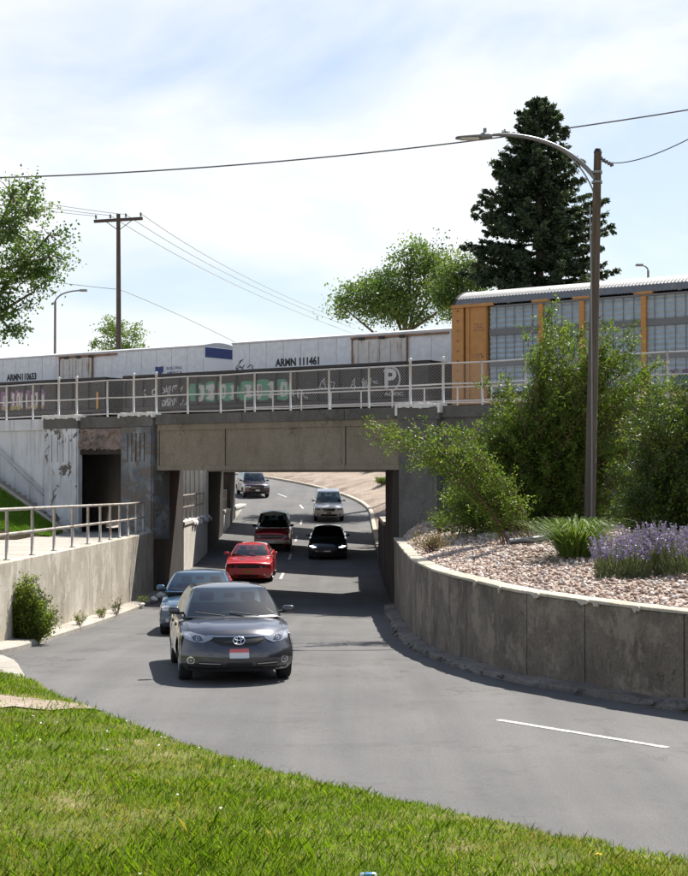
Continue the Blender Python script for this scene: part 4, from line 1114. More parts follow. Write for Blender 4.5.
# roof: curved section with standing ribs
def arc(k, n): 
    t = k / n; y = -.04 + 3.08 * t; return (y, ze + .02 + (zc - ze) * (math.sin(math.pi * t) ** .55))
nr = int(LA / .16); ny = 14; rows = []
for i in range(nr * 2 + 1):
    x = x0 + .12 + (LA - .24) * i / (nr * 2); up = .028 if i % 2 else 0
    rows.append([(x, arc(k, ny)[0], arc(k, ny)[1] + up) for k in range(ny + 1)])
m = MB(); m.grid(rows); m.build('roof', M_roofr, A, fixn=True)
for xx in (x0 + .12, x1 - .12):
    m = MB(); pts = [(xx, *arc(k, ny)) for k in range(ny + 1)]; m.add(pts, [tuple(range(ny + 1))]); m.build('roof_end', M_roofr, A)
m = MB(); m.tube([(x0 + .12, arc(k, ny)[0], arc(k, ny)[1] + .02) for k in range(ny + 1)], .05, 6); m.build('roof_trim', M_blackst, A)
for k in range(14): MB().bx(x0 + .9 + k * 2, x0 + 1.05 + k * 2, -.07, .02, ze + .0, ze + .07).build('roof_clip', M_darkband, A)
for s in (-1, 1): truck(A, s * (LA / 2 - 3))
# bright scribble low on the carrier
for (xa, xb, z, mt, sd) in ((672, 690, 1.55, M_gpurple, 1), (670, 692, 1.3, M_ggreen, 2)):
    rr = random.Random(sd); a = track_t(xa, QG) - tca; b = track_t(xb, QG) - tca; m = MB()
    for k in range(8):
        x = a + (b - a) * k / 8; m.tube([(x + rr.uniform(-.1, .1), .05, z + rr.uniform(-.25, .25)) for _ in range(4)], .03, 4)
    m.build('graffiti', mt, A)

# ------------------------------------------------------------------ poles, lamps, wires
def f_wood(nt, b):
    v = coords(nt, (14, 14, .5), 'Object'); c = ramp(nt, noise(nt, v, 2, 6, .7), [(.3, (.06, .046, .034)), (.6, (.125, .102, .076)), (.8, (.19, .16, .12))])
    nt.links.new(c, b.inputs['Base Color']); bump(nt, b, noise(nt, v, 3, 4), .5, .02)
M_wood = mat('weathered_wood', rough=.9, fn=f_wood); M_dwood = metal('dark_wood', (.075, .058, .048), .9)
M_lamp = metal('lamp_grey', (.20, .205, .21), .4, .5); M_lens = mat('lamp_lens', (.55, .55, .5), .2)
M_cable = mat('cable', (.09, .085, .08), .6); M_cable2 = mat('far_cable', (.30, .29, .28), .6)
M_ins = mat('insulator', (.10, .09, .09), .25)

def bez(a, b, c, n=16):
    a, b, c = Vector(a), Vector(b), Vector(c); return [a*(1-t)**2 + b*2*t*(1-t) + c*t*t for t in [k / n for k in range(n + 1)]]
# near wooden lamp pole on the gravel
pb = bed_at(589, 530); PD = pb.y
LP = wempty('street_lamp', tuple(pb)); tag(LP, 'tall wooden lamp pole on the gravel bed with long curved arm', 'street lamp')
top = px(599, 150, PD)
MB().tube([(pb.x, pb.y, pb.z - .1), ((pb.x * 2 + top.x) / 3, PD, (pb.z * 2 + top.z) / 3), ((pb.x + top.x * 2) / 3, PD, (pb.z + top.z * 2) / 3), top], [.145, .135, .115, .095], 14).build('pole', M_wood, LP, smooth=True)
MB().lathe([(0.001, .10), (.07, .07), (.11, -.03)], 10, Matrix.Translation(top)).build('pole_cap', M_blackst, LP)
a0 = px(597, 178, PD); a1 = px(575, 141, PD); a2 = px(490, 133, PD)
arm = MB().tube(bez(a0, px(562, 130, PD), a2), [.062 - .018 * k / 16 for k in range(17)], 10).build('arm', M_lamp, LP, smooth=True)
MB().tube(bez(px(597, 200, PD), px(590, 168, PD), px(560, 146.5, PD), 10), .02, 8).build('brace', M_lamp, LP, smooth=True)
h0, h1 = px(493, 134, PD), px(456, 136.4, PD); mm = MB()
L_ = (h0.x - h1.x); prof = [(0, .06, .06), (.08, .10, .085), (.3, .14, .09), (.36, .17, .05), (.7, .17, .045), (.95, .15, .035), (1, .10, .02)]
rows = []
for (u, w_, h_) in prof:
    c = h0.lerp(h1, u); rows.append([(c.x, c.y + w_ * math.cos(t), c.z + h_ * math.sin(t)) for t in np.linspace(0, 2 * math.pi, 13)])
mm.grid(rows); mm.add(rows[0], [tuple(range(13))]); mm.add(rows[-1], [tuple(range(13))])
hd = mm.build('lamp_head', M_lamp, LP, fixn=True, smooth=True)
c = h0.lerp(h1, .62); MB().box((c.x, c.y, c.z - .045), (L_ * .5, .24, .03)).build('lens', M_lens, hd, org=LP.location)
c = h0.lerp(h1, .2); MB().tube([(c.x, c.y, c.z + .06), (c.x, c.y, c.z + .2)], .045, 8).build('photocell', M_lamp, hd, org=LP.location)
for zf_ in (171, 181): MB().lathe([(.125, .03), (.14, .03), (.14, -.03), (.125, -.03)], 12, Matrix.Translation(px(598, zf_, PD))).build('clamp_band', M_lamp, LP)
mm = MB(); s0 = px(601, 156, PD)
for k in range(5): mm.tube([px(602 + k * 2.6, 156 + k * 1.6, PD), px(603 + k * 2.6, 158.5 + k * 1.6, PD)], .05, 8)
mm.build('insulator', M_ins, LP, smooth=True)
MB().tube(bez(px(590, 205, PD) + Vector((0, -.15, 0)), px(592, 350, PD) + Vector((0, -.17, 0)), (pb.x + .02, PD - .19, pb.z)), .02, 6).build('conduit', M_lamp, LP)

def wire(name, pts, r, mt, label, group=None):
    m = MB(); o = m.tube(pts, r, 5).build(name, mt); tag(o, label, 'cable', group); return o
wire('cable', bez(px(603, 160, PD), px(645, 172, PD), px(760, 96, PD), 24), .014, M_cable, 'short dark cable leaving the top of the wooden lamp pole')
# thick span high across the sky, behind the spruce
wire('cable', bez(px(-260, 175, 93), px(300, 197, 93), px(1000, 50, 93), 40), .048, M_cable, 'thick twisted cable spanning the sky behind the spruce')

UD = 98
UP = wempty('utility_pole', tuple(px(119, 452, UD))); tag(UP, 'dark wooden utility pole with crossarm behind the refrigerator railcars', 'utility pole')
ptop = px(117.5, 213, UD)
MB().tube([px(119, 452, UD), px(118.3, 330, UD), ptop], [.19, .165, .13], 10).build('pole', M_dwood, UP, smooth=True)
ca = MB(); cx0, cx1 = px(93, 220.5, UD), px(142, 217.5, UD); d = (cx1 - cx0)
ca.box((cx0 + cx1) / 2, (d.length, .13, .20), M=Matrix.Rotation(-math.atan2(d.z, d.x), 3, 'Y')); ca.build('crossarm', M_dwood, UP)
for sx in (104, 131): MB().tube([px(sx, 220, UD) + Vector((0, -.1, 0)), px(118, 230, UD) + Vector((0, -.12, 0))], .025, 5).build('brace', M_dwood, UP)
inspx = [(95, 219), (109.5, 218.5), (125, 217.5), (140, 216.5)]
for (x, y) in inspx: MB().lathe([(.001, .34), (.05, .33), (.075, .22), (.05, .18), (.085, .10), (.02, .09), (.02, -.02)], 8, Matrix.Translation(px(x, y, UD))).build('insulator', M_ins, UP, smooth=True)
ends_ = [(330, 316.5), (330, 320.5), (330, 326), (330, 329.5)]
for k, ((x, y), (ex_, ey)) in enumerate(zip(inspx[1:], ends_[:3][::1])):
    yy = (y - 4)
    order = [2, 1, 0][k]; tx, ty = ends_[order]
    wire('power_line', bez(px(x, yy, UD), px((x + tx) / 2 - 4, (yy + ty) / 2 + 13, (UD + 190) / 2), px(tx + 25, ty + 8, 190), 20), .026, M_cable2, ('lowest', 'middle', 'highest')[k] + ' of three thin power lines descending from the utility pole towards the leafy trees', 'power lines right of the utility pole')
for k, ((x, y), ly) in enumerate(zip(inspx[:3], (206, 200, 194))):
    wire('power_line', bez(px(x, y - 4, UD), px(70, y - 8 + (ly - 206) * .3 + 2, UD * .98), px(-30, ly - 5, UD * .9), 16), .018, M_cable2, ('lowest', 'middle', 'highest')[k] + ' of three thin power lines between the crossarm and the large leafy tree', 'power lines left of the utility pole')
wire('power_line', bez(px(119, 289, UD), px(170, 309, UD + 10), px(235, 342, UD + 20), 12), .024, M_cable2, 'lone lower wire dropping from the utility pole behind the railcars')
wire('power_line', bez(px(119, 289, UD), px(85, 286, UD - 2), px(10, 276, UD - 8), 12), .02, M_cable2, 'lone lower wire between the utility pole and the leafy tree')

def far_lamp(x, ybase, ytop, D, xh, yh, label):
    o = wempty('street_lamp', tuple(px(x, ybase, D))); tag(o, label, 'street lamp')
    MB().tube([px(x, ybase, D), px(x, ytop, D)], [.11, .08], 8).build('pole', M_lamp, o, smooth=True)
    MB().tube(bez(px(x, ytop, D), px(x + (xh - x) * .15, yh + .3, D), px(xh, yh, D), 10), .055, 6).build('arm', M_lamp, o, smooth=True)
    s = 1 if xh > x else -1; a = px(xh - 3 * s, yh, D); b = px(xh + 4.5 * s, yh + .2, D); c = (a + b) / 2
    MB().cham(min(a.x, b.x), max(a.x, b.x), D - .16, D + .16, c.z - .07, c.z + .08, .03).build('lamp_head', M_lamp, o)
far_lamp(54.5, 452, 301, 106, 82, 290, 'slim grey street lamp behind the railcars beside the leafy tree')
far_lamp(649, 455, 270, 105, 641, 264.5, 'small street lamp peeking over the ribbed car-carrier roof')
far_lamp(-12, 452, 338, 118, 29, 328.5, 'small lamp arm showing among the leafy tree branches')
# ------------------------------------------------------------------ vegetation
M_bark = metal('bark', (.13, .10, .075), .95, kind='Position'); M_bark2 = metal('grey_bark', (.20, .17, .14), .95, kind='Position'); M_twig = metal('red_twig', (.16, .085, .06), .9, kind='Position')

def leaf_quads(P, size, up=0.3, asp=.5, axis=None, jit=.35):
    """rhombic leaves; P centres, size lengths"""
    n = len(P); a = NR.normal(size=(n, 3)) if axis is None else axis + NR.normal(size=(n, 3)) * jit
    a /= np.linalg.norm(a, axis=1)[:, None]
    nn = NR.normal(size=(n, 3)); nn[:, 2] += up; b = np.cross(nn, a); b /= np.linalg.norm(b, axis=1)[:, None] + 1e-9
    s = np.asarray(size).reshape(-1, 1) if np.ndim(size) else np.full((n, 1), size)
    s = s * NR.uniform(.7, 1.3, (n, 1)); c = np.cross(a, b) * s * .12
    return np.stack([P - a * s * .5, P + b * s * asp * .5 + c, P + a * s * .5, P - b * s * asp * .5 + c], 1)

def crown_tree(name, label, base, top_trunk, lobes, ncl, nleaf, lsize, mts, r0, csz=.45, group=None, bark=M_bark, shell=.45, seed=1, core=None):
    rr = random.Random(seed); o = wempty(name, tuple(base)); tag(o, label, 'tree', group)
    base = Vector(base); tp = Vector(top_trunk); tm = MB()
    tm.tube([base - Vector((0, 0, .3)), base.lerp(tp, .35) + Vector((rr.uniform(-.15, .15), 0, 0)), base.lerp(tp, .7), tp], [r0, r0 * .82, r0 * .6, r0 * .35], 9)
    LV = [[] for _ in mts]; tot = sum(l[3] * l[4] * l[5] for l in lobes) ** 1.0
    for (cx, cy, cz, rx, ry, rz) in lobes:
        c = Vector((cx, cy, cz)); st = base.lerp(tp, rr.uniform(.45, .95))
        mid = st.lerp(c, .5) + Vector((rr.uniform(-.3, .3), rr.uniform(-.3, .3), rr.uniform(.1, .5)))
        tm.tube([st, mid, c], [r0 * .38, r0 * .24, r0 * .12], 6)
        k = max(5, int(ncl * (rx * ry * rz) / tot))
        for j in range(k):
            v = Vector((rr.gauss(0, 1), rr.gauss(0, 1), rr.gauss(0, 1) + .15)).normalized() * (rr.random() ** shell)
            q = c + Vector((v.x * rx, v.y * ry, v.z * rz)) * rr.uniform(.85, 1.12)
            if rr.random() < .6: tm.tube([c.lerp(q, rr.uniform(0, .3)), c.lerp(q, .6) + Vector((0, 0, rr.uniform(-.1, .15))), q], [r0 * .07, r0 * .05, r0 * .02], 4, cap=False)
            i = rr.randrange(len(mts)); nl = max(6, int(nleaf * rr.uniform(.5, 1.5))); s = csz * rr.uniform(.6, 1.35)
            dr = (q - c).normalized() if (q - c).length > .01 else Vector((0, 0, 1))
            G = np.clip(NR.normal(size=(nl, 3)), -1.7, 1.7) * s * np.array([.62, .62, .42]) + np.array(dr)[None] * NR.normal(size=(nl, 1)) * s * .35
            LV[i].append(np.array(q) + G)
    tm.build('trunk', bark, o, smooth=True)
    for i, mt in enumerate(mts):
        if LV[i]: quads_mesh('crown', leaf_quads(np.concatenate(LV[i]), lsize, .5, .62), mt, o)
    return o

def lobes_from_px(L, D, dep=1.0):
    """(x, y, rx, ry in pixels, depth shift in metres)"""
    out = []
    for (x, y, rx, ry, dd) in L:
        p = px(x, y, D); k = D / F; out.append((p.x, p.y + dd, p.z, rx * k, max(rx, ry) * k * dep, ry * k))
    return out
lfA = [leafmat('poplar_leaf_dark', (0.0405, 0.0945, 0.0189), (0.081, 0.162, 0.0297), .35), leafmat('poplar_leaf', (0.0743, 0.1553, 0.027), (0.1418, 0.2362, 0.0473), .4), leafmat('poplar_leaf_pale', (0.1148, 0.1958, 0.0473), (0.2025, 0.2835, 0.0878), .4)]
# big tree at the left edge: its trunk stands left of the picture
D = 47
crown_tree('leafy_tree', 'large green leafy tree beside the pale wall, overhanging the railcars', (-13.4, 48.5, -.6), (-12.2, 48, 7.2),
    lobes_from_px([(-45, 215, 42, 40, 0), (8, 190, 24, 20, .5), (30, 182, 14, 13, .2), (12, 230, 34, 26, -.5), (46, 232, 20, 20, .4), (54, 255, 20, 17, 0), (20, 270, 34, 25, .6), (-30, 280, 46, 46, 0), (36, 292, 18, 15, -.3), (5, 312, 26, 20, .2), (-5, 336, 18, 12, 0), (-60, 330, 40, 40, 0), (-90, 250, 50, 60, 0), (12, 332, 11, 9, 0), (30, 215, 26, 22, -.4), (40, 272, 24, 16, .3), (22, 252, 30, 20, .8)], D), 620, 42, .112, lfA, .26, .30, seed=3)
lfB = [leafmat('elm_leaf_dark', (0.0506, 0.1013, 0.027), (0.0929, 0.1604, 0.0371), .3), leafmat('elm_leaf', (0.0972, 0.1864, 0.0356), (0.162, 0.2674, 0.0568), .4), leafmat('elm_leaf_pale', (0.1552, 0.2407, 0.0544), (0.2407, 0.326, 0.0931), .4)]
D = 100
def lt(nm, lab, D, L, tx, ybase, ytop, ncl, nl, ls, seed, mts=lfB, r0=.3, cs=.75, grp=None):
    return crown_tree(nm, lab, px(tx, ybase, D), px(tx, ytop, D), lobes_from_px(L, D), ncl, nl, ls, mts, r0, cs, seed=seed, group=grp)
lt('leafy_tree', 'rounded light green tree behind the railcar, left of the spruce', 104, [(365, 300, 34, 20, 0), (342, 306, 20, 14, 0), (388, 288, 30, 24, .5), (408, 268, 26, 24, 0), (430, 262, 26, 22, -.5), (412, 248, 16, 10, 0), (440, 285, 30, 26, 0), (395, 310, 40, 18, 0), (455, 300, 24, 24, 0)], 405, 440, 300, 330, 60, .20, 5, r0=.35, cs=.75)
lt('leafy_tree', 'narrow pale green tree at the foot of the tall spruce', 93, [(462, 272, 18, 20, 0), (470, 262, 12, 12, 0), (448, 288, 20, 18, 0), (478, 288, 14, 16, 0), (465, 305, 28, 16, 0)], 464, 440, 290, 150, 60, .17, 6, r0=.2, cs=.6)
lt('leafy_tree', 'small bright green treetop just behind the utility pole', 108, [(118, 335, 14, 14, 0), (106, 330, 8, 10, 0), (136, 335, 11, 11, 0), (98, 340, 9, 8, 0), (122, 350, 24, 10, 0), (110, 322, 5, 6, 0)], 119, 450, 345, 110, 34, .17, 8, [lfB[1], lfB[2]], .14, .42)

# spruce
M_nd = [leafmat('spruce_needle_dark', (.018, .034, .020), (.034, .056, .030), .2), leafmat('spruce_needle', (.034, .060, .032), (.062, .098, .050), .25), leafmat('spruce_needle_pale', (.065, .10, .052), (.105, .15, .078), .3)]
D = 86; sb = px(540, 452, D); stp = px(540, 96, D)
sp = wempty('spruce_tree', tuple(sb)); tag(sp, 'tall dark blue-green spruce rising behind the car-carrier railcar', 'tree')
MB().tube([sb, sb.lerp(stp, .5), stp], [.42, .24, .03], 10).build('trunk', M_bark, sp, smooth=True)
Hs = stp.z - sb.z; rr = random.Random(12); br_m = MB(); NL = [[], [], []]; NA = [[], [], []]
zrel = 0.06
while zrel < .985:
    z = sb.z + Hs * zrel
    # outline measured from the photograph: half width against height
    yp = HOR - z / D * F; hw_ = np.interp(yp, [96, 110, 130, 160, 200, 240, 275, 330, 450], [3, 13, 27, 41, 57, 71, 80, 92, 100]) * D / F
    nb = 12 if zrel < .8 else 9
    for k in range(nb):
        a = rr.uniform(0, 6.283); Lb = hw_ * rr.uniform(.62, 1.12); el = np.interp(zrel, [0, .5, .85, 1], [-.20, -.06, .12, .5]) + rr.uniform(-.12, .12)
        p0 = Vector((sb.x, sb.y, z)); dv = Vector((math.cos(a), math.sin(a), 0))
        p1 = p0 + dv * Lb * .55 + Vector((0, 0, Lb * .55 * el - .04 * Lb)); p2 = p0 + dv * Lb + Vector((0, 0, Lb * el * .95 + .12 * Lb))
        P_ = bez(p0, p1, p2, 6); br_m.tube(P_, [.05 * (1 - q / 7) + .008 for q in range(7)], 4, cap=False)
        sv = Vector((-dv.y, dv.x, 0))
        for q in range(int(10 + Lb * 9)):
            t = rr.uniform(.18, 1.0); c = p0 * (1-t)**2 + p1 * 2 * t * (1-t) + p2 * t * t
            sl_ = (.18 + .42 * (1 - t)) * min(1, Lb / 2.2) * rr.uniform(.5, 1.2); sg = rr.choice((-1, 1))
            tip = c + (sv * sg * .85 + dv * .75) * sl_ + Vector((0, 0, rr.uniform(-.16, .10) * (1 + sl_)))
            i = rr.choices((0, 1, 2), (3, 5, 2.6))[0]; n_ = 13
            u = NR.random((n_, 1)); base_ = np.array(c) * (1-u) + np.array(tip) * u
            NL[i].append(base_ + NR.normal(size=(n_, 3)) * .055); NA[i].append(np.tile(np.array((tip - c).normalized() if (tip - c).length > 1e-4 else dv), (n_, 1)))
    zrel += np.interp(zrel, [0, 1], [.030, .016]) * rr.uniform(.8, 1.2)
br_m.build('branches', M_bark, sp)
for i in range(3): quads_mesh('crown', leaf_quads(np.concatenate(NL[i]), .27, .6, .36, np.concatenate(NA[i]), .55), M_nd[i], sp)

# shrubs on the gravel bed
def shrub(label, base, tips, stems, nsub, nlf, lsize, mts, seed, bark=M_twig, sub=.5, r=.03, start=.3, spray=.055, cat='shrub', droop=.0, name='shrub', grp=None, bspread=.5):
    """arching stems that end at tips; each carries side twigs lined with leaves"""
    rr = random.Random(seed); o = wempty(name, tuple(base)); tag(o, label, cat, grp); m = MB(); LP_ = [[] for _ in mts]; LA_ = [[] for _ in mts]
    base = Vector(base)
    for s in range(stems):
        tip = Vector(tips[s % len(tips)] if not callable(tips) else tips(rr)); b0 = base + Vector((rr.uniform(-bspread, bspread), rr.uniform(-.4, .4), 0)) * min(1, (tip - base).length / 3)
        hgt_ = tip.z - b0.z; kx = rr.uniform(.1, .5); c = Vector((b0.x * (1 - kx) + tip.x * kx + rr.uniform(-.25, .25), b0.y * .7 + tip.y * .3 + rr.uniform(-.3, .3), b0.z + max(.3, abs(hgt_)) * rr.uniform(.55, .85)))
        P_ = bez(b0, c, tip, 9); m.tube(P_, [r * (1 - .88 * k / 9) for k in range(10)], 5, cap=False)
        for k in range(nsub):
            t = rr.uniform(start, 1); p = b0 * (1-t)**2 + c * 2*t*(1-t) + tip * t*t
            dvec = ((c - b0) * (1-t) + (tip - c) * t).normalized()
            d = (dvec * .6 + Vector((rr.gauss(0, .55), rr.gauss(0, .55), rr.gauss(.22 - droop, .45)))).normalized(); l = sub * rr.uniform(.35, 1.25) * (1.15 - .5 * t)
            e = p + d * l + Vector((0, 0, -droop * l * .4)); m.tube([p, p.lerp(e, .5) + Vector((0, 0, .03)), e], [r * .28, r * .18, r * .07], 3, cap=False)
            i = rr.randrange(len(mts)); n_ = max(3, int(nlf * l / sub)); u = NR.random((n_, 1)) ** .8
            LP_[i].append(np.array(p) * (1-u) + np.array(e) * u + NR.normal(size=(n_, 3)) * spray); LA_[i].append(np.tile(np.array(d), (n_, 1)))
    m.build('stems', bark, o)
    for i, mt in enumerate(mts):
        if LP_[i]: quads_mesh('foliage', leaf_quads(np.concatenate(LP_[i]), lsize, .6, .42, np.concatenate(LA_[i]), .7), mt, o)
    return o
lfS = [leafmat('shrub_leaf_dark', (0.0605, 0.11, 0.0154), (0.0935, 0.1595, 0.0242), .45), leafmat('shrub_leaf', (0.0935, 0.1705, 0.0198), (0.1485, 0.2365, 0.0352), .5), leafmat('shrub_leaf_pale', (0.143, 0.22, 0.0308), (0.22, 0.2915, 0.055), .5)]
def vol(boxes, D, dj):
    """tips spread through outlines given in pixels: (x, y, rx, ry, weight)"""
    ws = [b[4] for b in boxes]
    def f(rr):
        b = rr.choices(boxes, ws)[0]; a = rr.uniform(0, 6.283); q = rr.random() ** .5
        return px(b[0] + b[2] * q * math.cos(a), b[1] + b[3] * q * math.sin(a), D + rr.uniform(-dj, dj))
    return f
b1 = bed_at(535, 540); SD = b1.y
shrub('broad feathery green shrub spreading around the wooden lamp pole', (b1.x + .6, PD + 1.9, bed_z(b1.x + .6, PD + 1.9)),
      vol([(560, 370, 42, 50, 3), (620, 360, 34, 46, 3), (640, 330, 18, 24, .7), (505, 410, 30, 36, 1.6), (480, 455, 34, 34, 1.6), (600, 430, 60, 46, 4), (540, 470, 60, 40, 4), (660, 380, 14, 24, .7), (555, 325, 16, 22, .8), (520, 440, 30, 40, 1.5), (640, 470, 40, 50, 2), (500, 505, 50, 22, 2.5), (580, 510, 60, 22, 2), (470, 490, 26, 30, 2.2), (455, 515, 22, 18, 1.4), (500, 455, 30, 30, 2)], PD + 2.0, 1.35),
      390, 24, 30, .088, lfS, 21, sub=.60, r=.024)
b2 = bed_at(505, 545)
def arch(rr):
    q = rr.random(); return px(365 + 95 * q ** 1.2 + rr.uniform(-6, 6), 428 + 10 * q + rr.uniform(-16, 42) * q + rr.uniform(-8, 8), b2.y + rr.uniform(-1.2, .6))
shrub('arching reddish-stemmed shrub leaning across the bridge girder', (b2.x + .3, b2.y, bed_z(b2.x + .3, b2.y)), arch, 18, 42, 22, .075, lfS, 22, sub=.55, r=.017, start=.10, droop=.12, bspread=.45)
b3 = bed_at(655, 548); D3 = b3.y
lfD = [leafmat('cotoneaster_leaf_dark', (.028, .060, .012), (.05, .095, .016), .3), leafmat('cotoneaster_leaf', (.055, .105, .014), (.095, .155, .022), .35), leafmat('cotoneaster_tip', (.12, .165, .025), (.17, .21, .04), .4)]
shrub('dense dark green shrub with yellowish tips behind the lavender', (b3.x + .8, D3 + 1.2, bed_z(b3.x + .8, D3 + 1.2)),
      vol([(660, 430, 42, 34, 2.5), (700, 430, 60, 60, 4), (650, 480, 44, 40, 3.5), (690, 500, 50, 30, 3), (640, 515, 34, 20, 1.6), (720, 420, 40, 70, 2)], D3 + 1.0, 1.3), 260, 22, 28, .078, lfD, 23, M_bark, .5, .022, .25)
b4 = bed_at(440, 534)
shrub('small green sprig at the foot of the bridge pilaster', b4, lambda rr: b4 + Vector((rr.uniform(-.35, .35), rr.uniform(-.2, .2), rr.uniform(.25, .6))), 18, 7, 10, .055, lfS, 24, M_twig, .25, .012)
lfY = [leafmat('dry_leaf', (.24, .17, .08), (.36, .28, .15), .3), leafmat('dry_leaf_olive', (.13, .13, .05), (.2, .18, .08), .3)]
b5 = bed_at(432, 553)
shrub('low dry brown plant beside the end of the curved wall', b5, lambda rr: b5 + Vector((rr.uniform(-.45, .45), rr.uniform(-.3, .3), rr.uniform(.15, .5))), 26, 6, 9, .06, lfY, 25, M_twig, .22, .01)

def tuft(label, c, n, h, spread, mt, seed, w=.006, cat='plant', name='grass_tuft'):
    o = wempty(name, tuple(c)); tag(o, label, cat); c = np.array(c); az = NR.random(n) * 6.283; rad = NR.random(n) ** .6 * spread * .35
    b = c + np.stack([np.cos(az) * rad, np.sin(az) * rad, np.zeros(n)], 1); hh = h * NR.uniform(.5, 1.1, n); ln = spread * NR.uniform(.2, 1, n)
    d = np.stack([np.cos(az), np.sin(az), 0 * az], 1) + NR.normal(size=(n, 3)) * [.4, .4, 0]; side = np.stack([-np.sin(az), np.cos(az), 0 * az], 1) * w
    p1 = b + d * (ln * .25)[:, None]; p1[:, 2] += hh * .6; p2 = b + d * (ln * .65)[:, None]; p2[:, 2] += hh * .98; p3 = b + d * ln[:, None]; p3[:, 2] += hh * NR.uniform(.75, 1.05, n)
    quads_mesh('blades', np.concatenate([np.stack([b - side, b + side, p1 + side, p1 - side], 1), np.stack([p1 - side, p1 + side, p2 + side * .7, p2 - side * .7], 1), np.stack([p2 - side * .7, p2 + side * .7, p3, p3], 1)]), mt, o)
    return o
M_tuft = leafmat('tuft_blade', (.07, .135, .018), (.16, .22, .05), .4)
c1 = bed_at(576, 556); tuft('upright bright green ornamental grass clump at the lamp pole foot', c1, 1100, .72, 1.05, M_tuft, 1, .008)
m = MB(); hb_ = bed_at(524, 546); m.tube([hb_ + Vector((-.35, 0, .10)), hb_ + Vector((.2, .2, .14)), hb_ + Vector((.7, .5, .18))], .07, 10); tag(m.build('drain_pipe', M_lamp, smooth=True), 'short grey drain pipe lying on the gravel under the shrub', 'pipe')

# lavender clumps: grey-green mound, upright stalks with violet flower spikes
M_lavleaf = leafmat('lavender_leaf', (.12, .155, .070), (.21, .24, .12), .3); M_lav = leafmat('lavender_flower', (.17, .125, .36), (.33, .27, .56), .3)
def lavender(label, x, y, w, hgt_, n, seed):
    c = bed_at(x, y); o = wempty('lavender', tuple(c)); tag(o, label, 'plant'); cx = np.array(c)
    n0 = n * 9; a = NR.random(n0) * 6.283; q = NR.random(n0) ** .5
    P = cx + np.stack([np.cos(a) * q * w, np.sin(a) * q * w * .8, NR.random(n0) * hgt_ * .8 * (1 - q ** 2 * .6)], 1)
    ax = np.stack([np.cos(a) * .4 * q, np.sin(a) * .4 * q, 1 + 0 * a], 1); quads_mesh('foliage', leaf_quads(P, .10, .2, .16, ax, .25), M_lavleaf, o)
    a = NR.random(n) * 6.283; q = NR.random(n) ** .5; b = cx + np.stack([np.cos(a) * q * w * .9, np.sin(a) * q * w * .75, hgt_ * .35 * (1 - q * .5)], 1)
    d = np.stack([np.cos(a) * q * .35, np.sin(a) * q * .35, np.ones(n)], 1); L_ = hgt_ * NR.uniform(.3, 1.0, n); t = b + d * L_[:, None]
    sd = np.array([.004, 0, 0]); quads_mesh('stalks', np.stack([b - sd, b + sd, t + sd, t - sd], 1), M_lavleaf, o)
    fl = []; 
    for k in range(7):
        u = 1 - k * .05; fl.append(b + d * (L_ * u)[:, None] + NR.normal(size=(n, 3)) * .012)
    quads_mesh('flowers', leaf_quads(np.concatenate(fl), .045, .2, .7), M_lav, o)
lavender('lavender clump with violet spikes on the gravel bed, its outer side grey-green', 622, 577, .50, .62, 240, 1)
lavender('broad lavender clump with violet spikes in front of the dense dark shrub', 655, 572, .62, .70, 300, 2)
lavender('lavender clump with violet spikes running on along the gravel bed', 700, 572, .75, .66, 300, 3)

# weeds by the left wall
lfW = [leafmat('weed_leaf', (.15, .22, .022), (.25, .32, .05), .6), leafmat('weed_leaf_dark', (.05, .09, .015), (.10, .15, .025), .35)]
wy = 32.0; wb = Vector((-6.72, wy, zr(wy)))
shrub('bushy bright green weed growing against the pale retaining wall', wb, vol([(32, 605, 16, 18, 2), (30, 585, 8, 14, 1), (12, 618, 18, 14, 1.3), (44, 622, 16, 10, 1.2), (24, 600, 12, 16, 1)], wy, .35), 170, 11, 20, .062, lfW, 31, M_twig, .26, .010, .10, spray=.04, name='weed', cat='weed')
wy2 = 41.5
for k, (xx, yy, hh) in enumerate(((-6.55, 43.2, .5), (-6.6, 41.0, .3), (-6.6, 37.5, .35), (-6.45, 48.2, .28))):
    c = Vector((xx, yy, zr(yy) + .1)); shrub(('tall straggly brown weed against the pale retaining wall', 'small weed sprouting from the kerb crack', 'small weed sprouting from the kerb crack', 'small weed sprouting from the kerb crack')[k], c,
        lambda rr, c=c, hh=hh: c + Vector((rr.uniform(-.12, .12), rr.uniform(-.3, .3), rr.uniform(.3, 1) * hh)), 16, 5, 7, .04, lfW if k else lfW[1:], 40 + k, M_twig, .14, .007, spray=.02, name='weed', cat='weed', grp=None if k == 0 else 'small weeds along the left kerb')
# shrubs on the far gravel beyond the bridges
for k, (x, y, D, s) in enumerate(((374, 484.5, 121, .75), (379, 479, 124, .9), (383, 489, 112, .6))):
    p = px(x, y, D); zg = -.2; z = min(2.0, zr(p.y) + .1 + .24 * max(0, road_dist(p.x, p.y) - 4.55)); p.z = z
    shrub('low green shrub on the gravel slope past the far bend', p, lambda rr, p=p, s=s: p + Vector((rr.uniform(-1, 1) * s, rr.uniform(-.8, .8) * s, rr.uniform(.3, .9) * s)), 40, 6, 10, .11, lfS, 60 + k, M_twig, .35, .015, grp='shrubs on the far gravel slope')
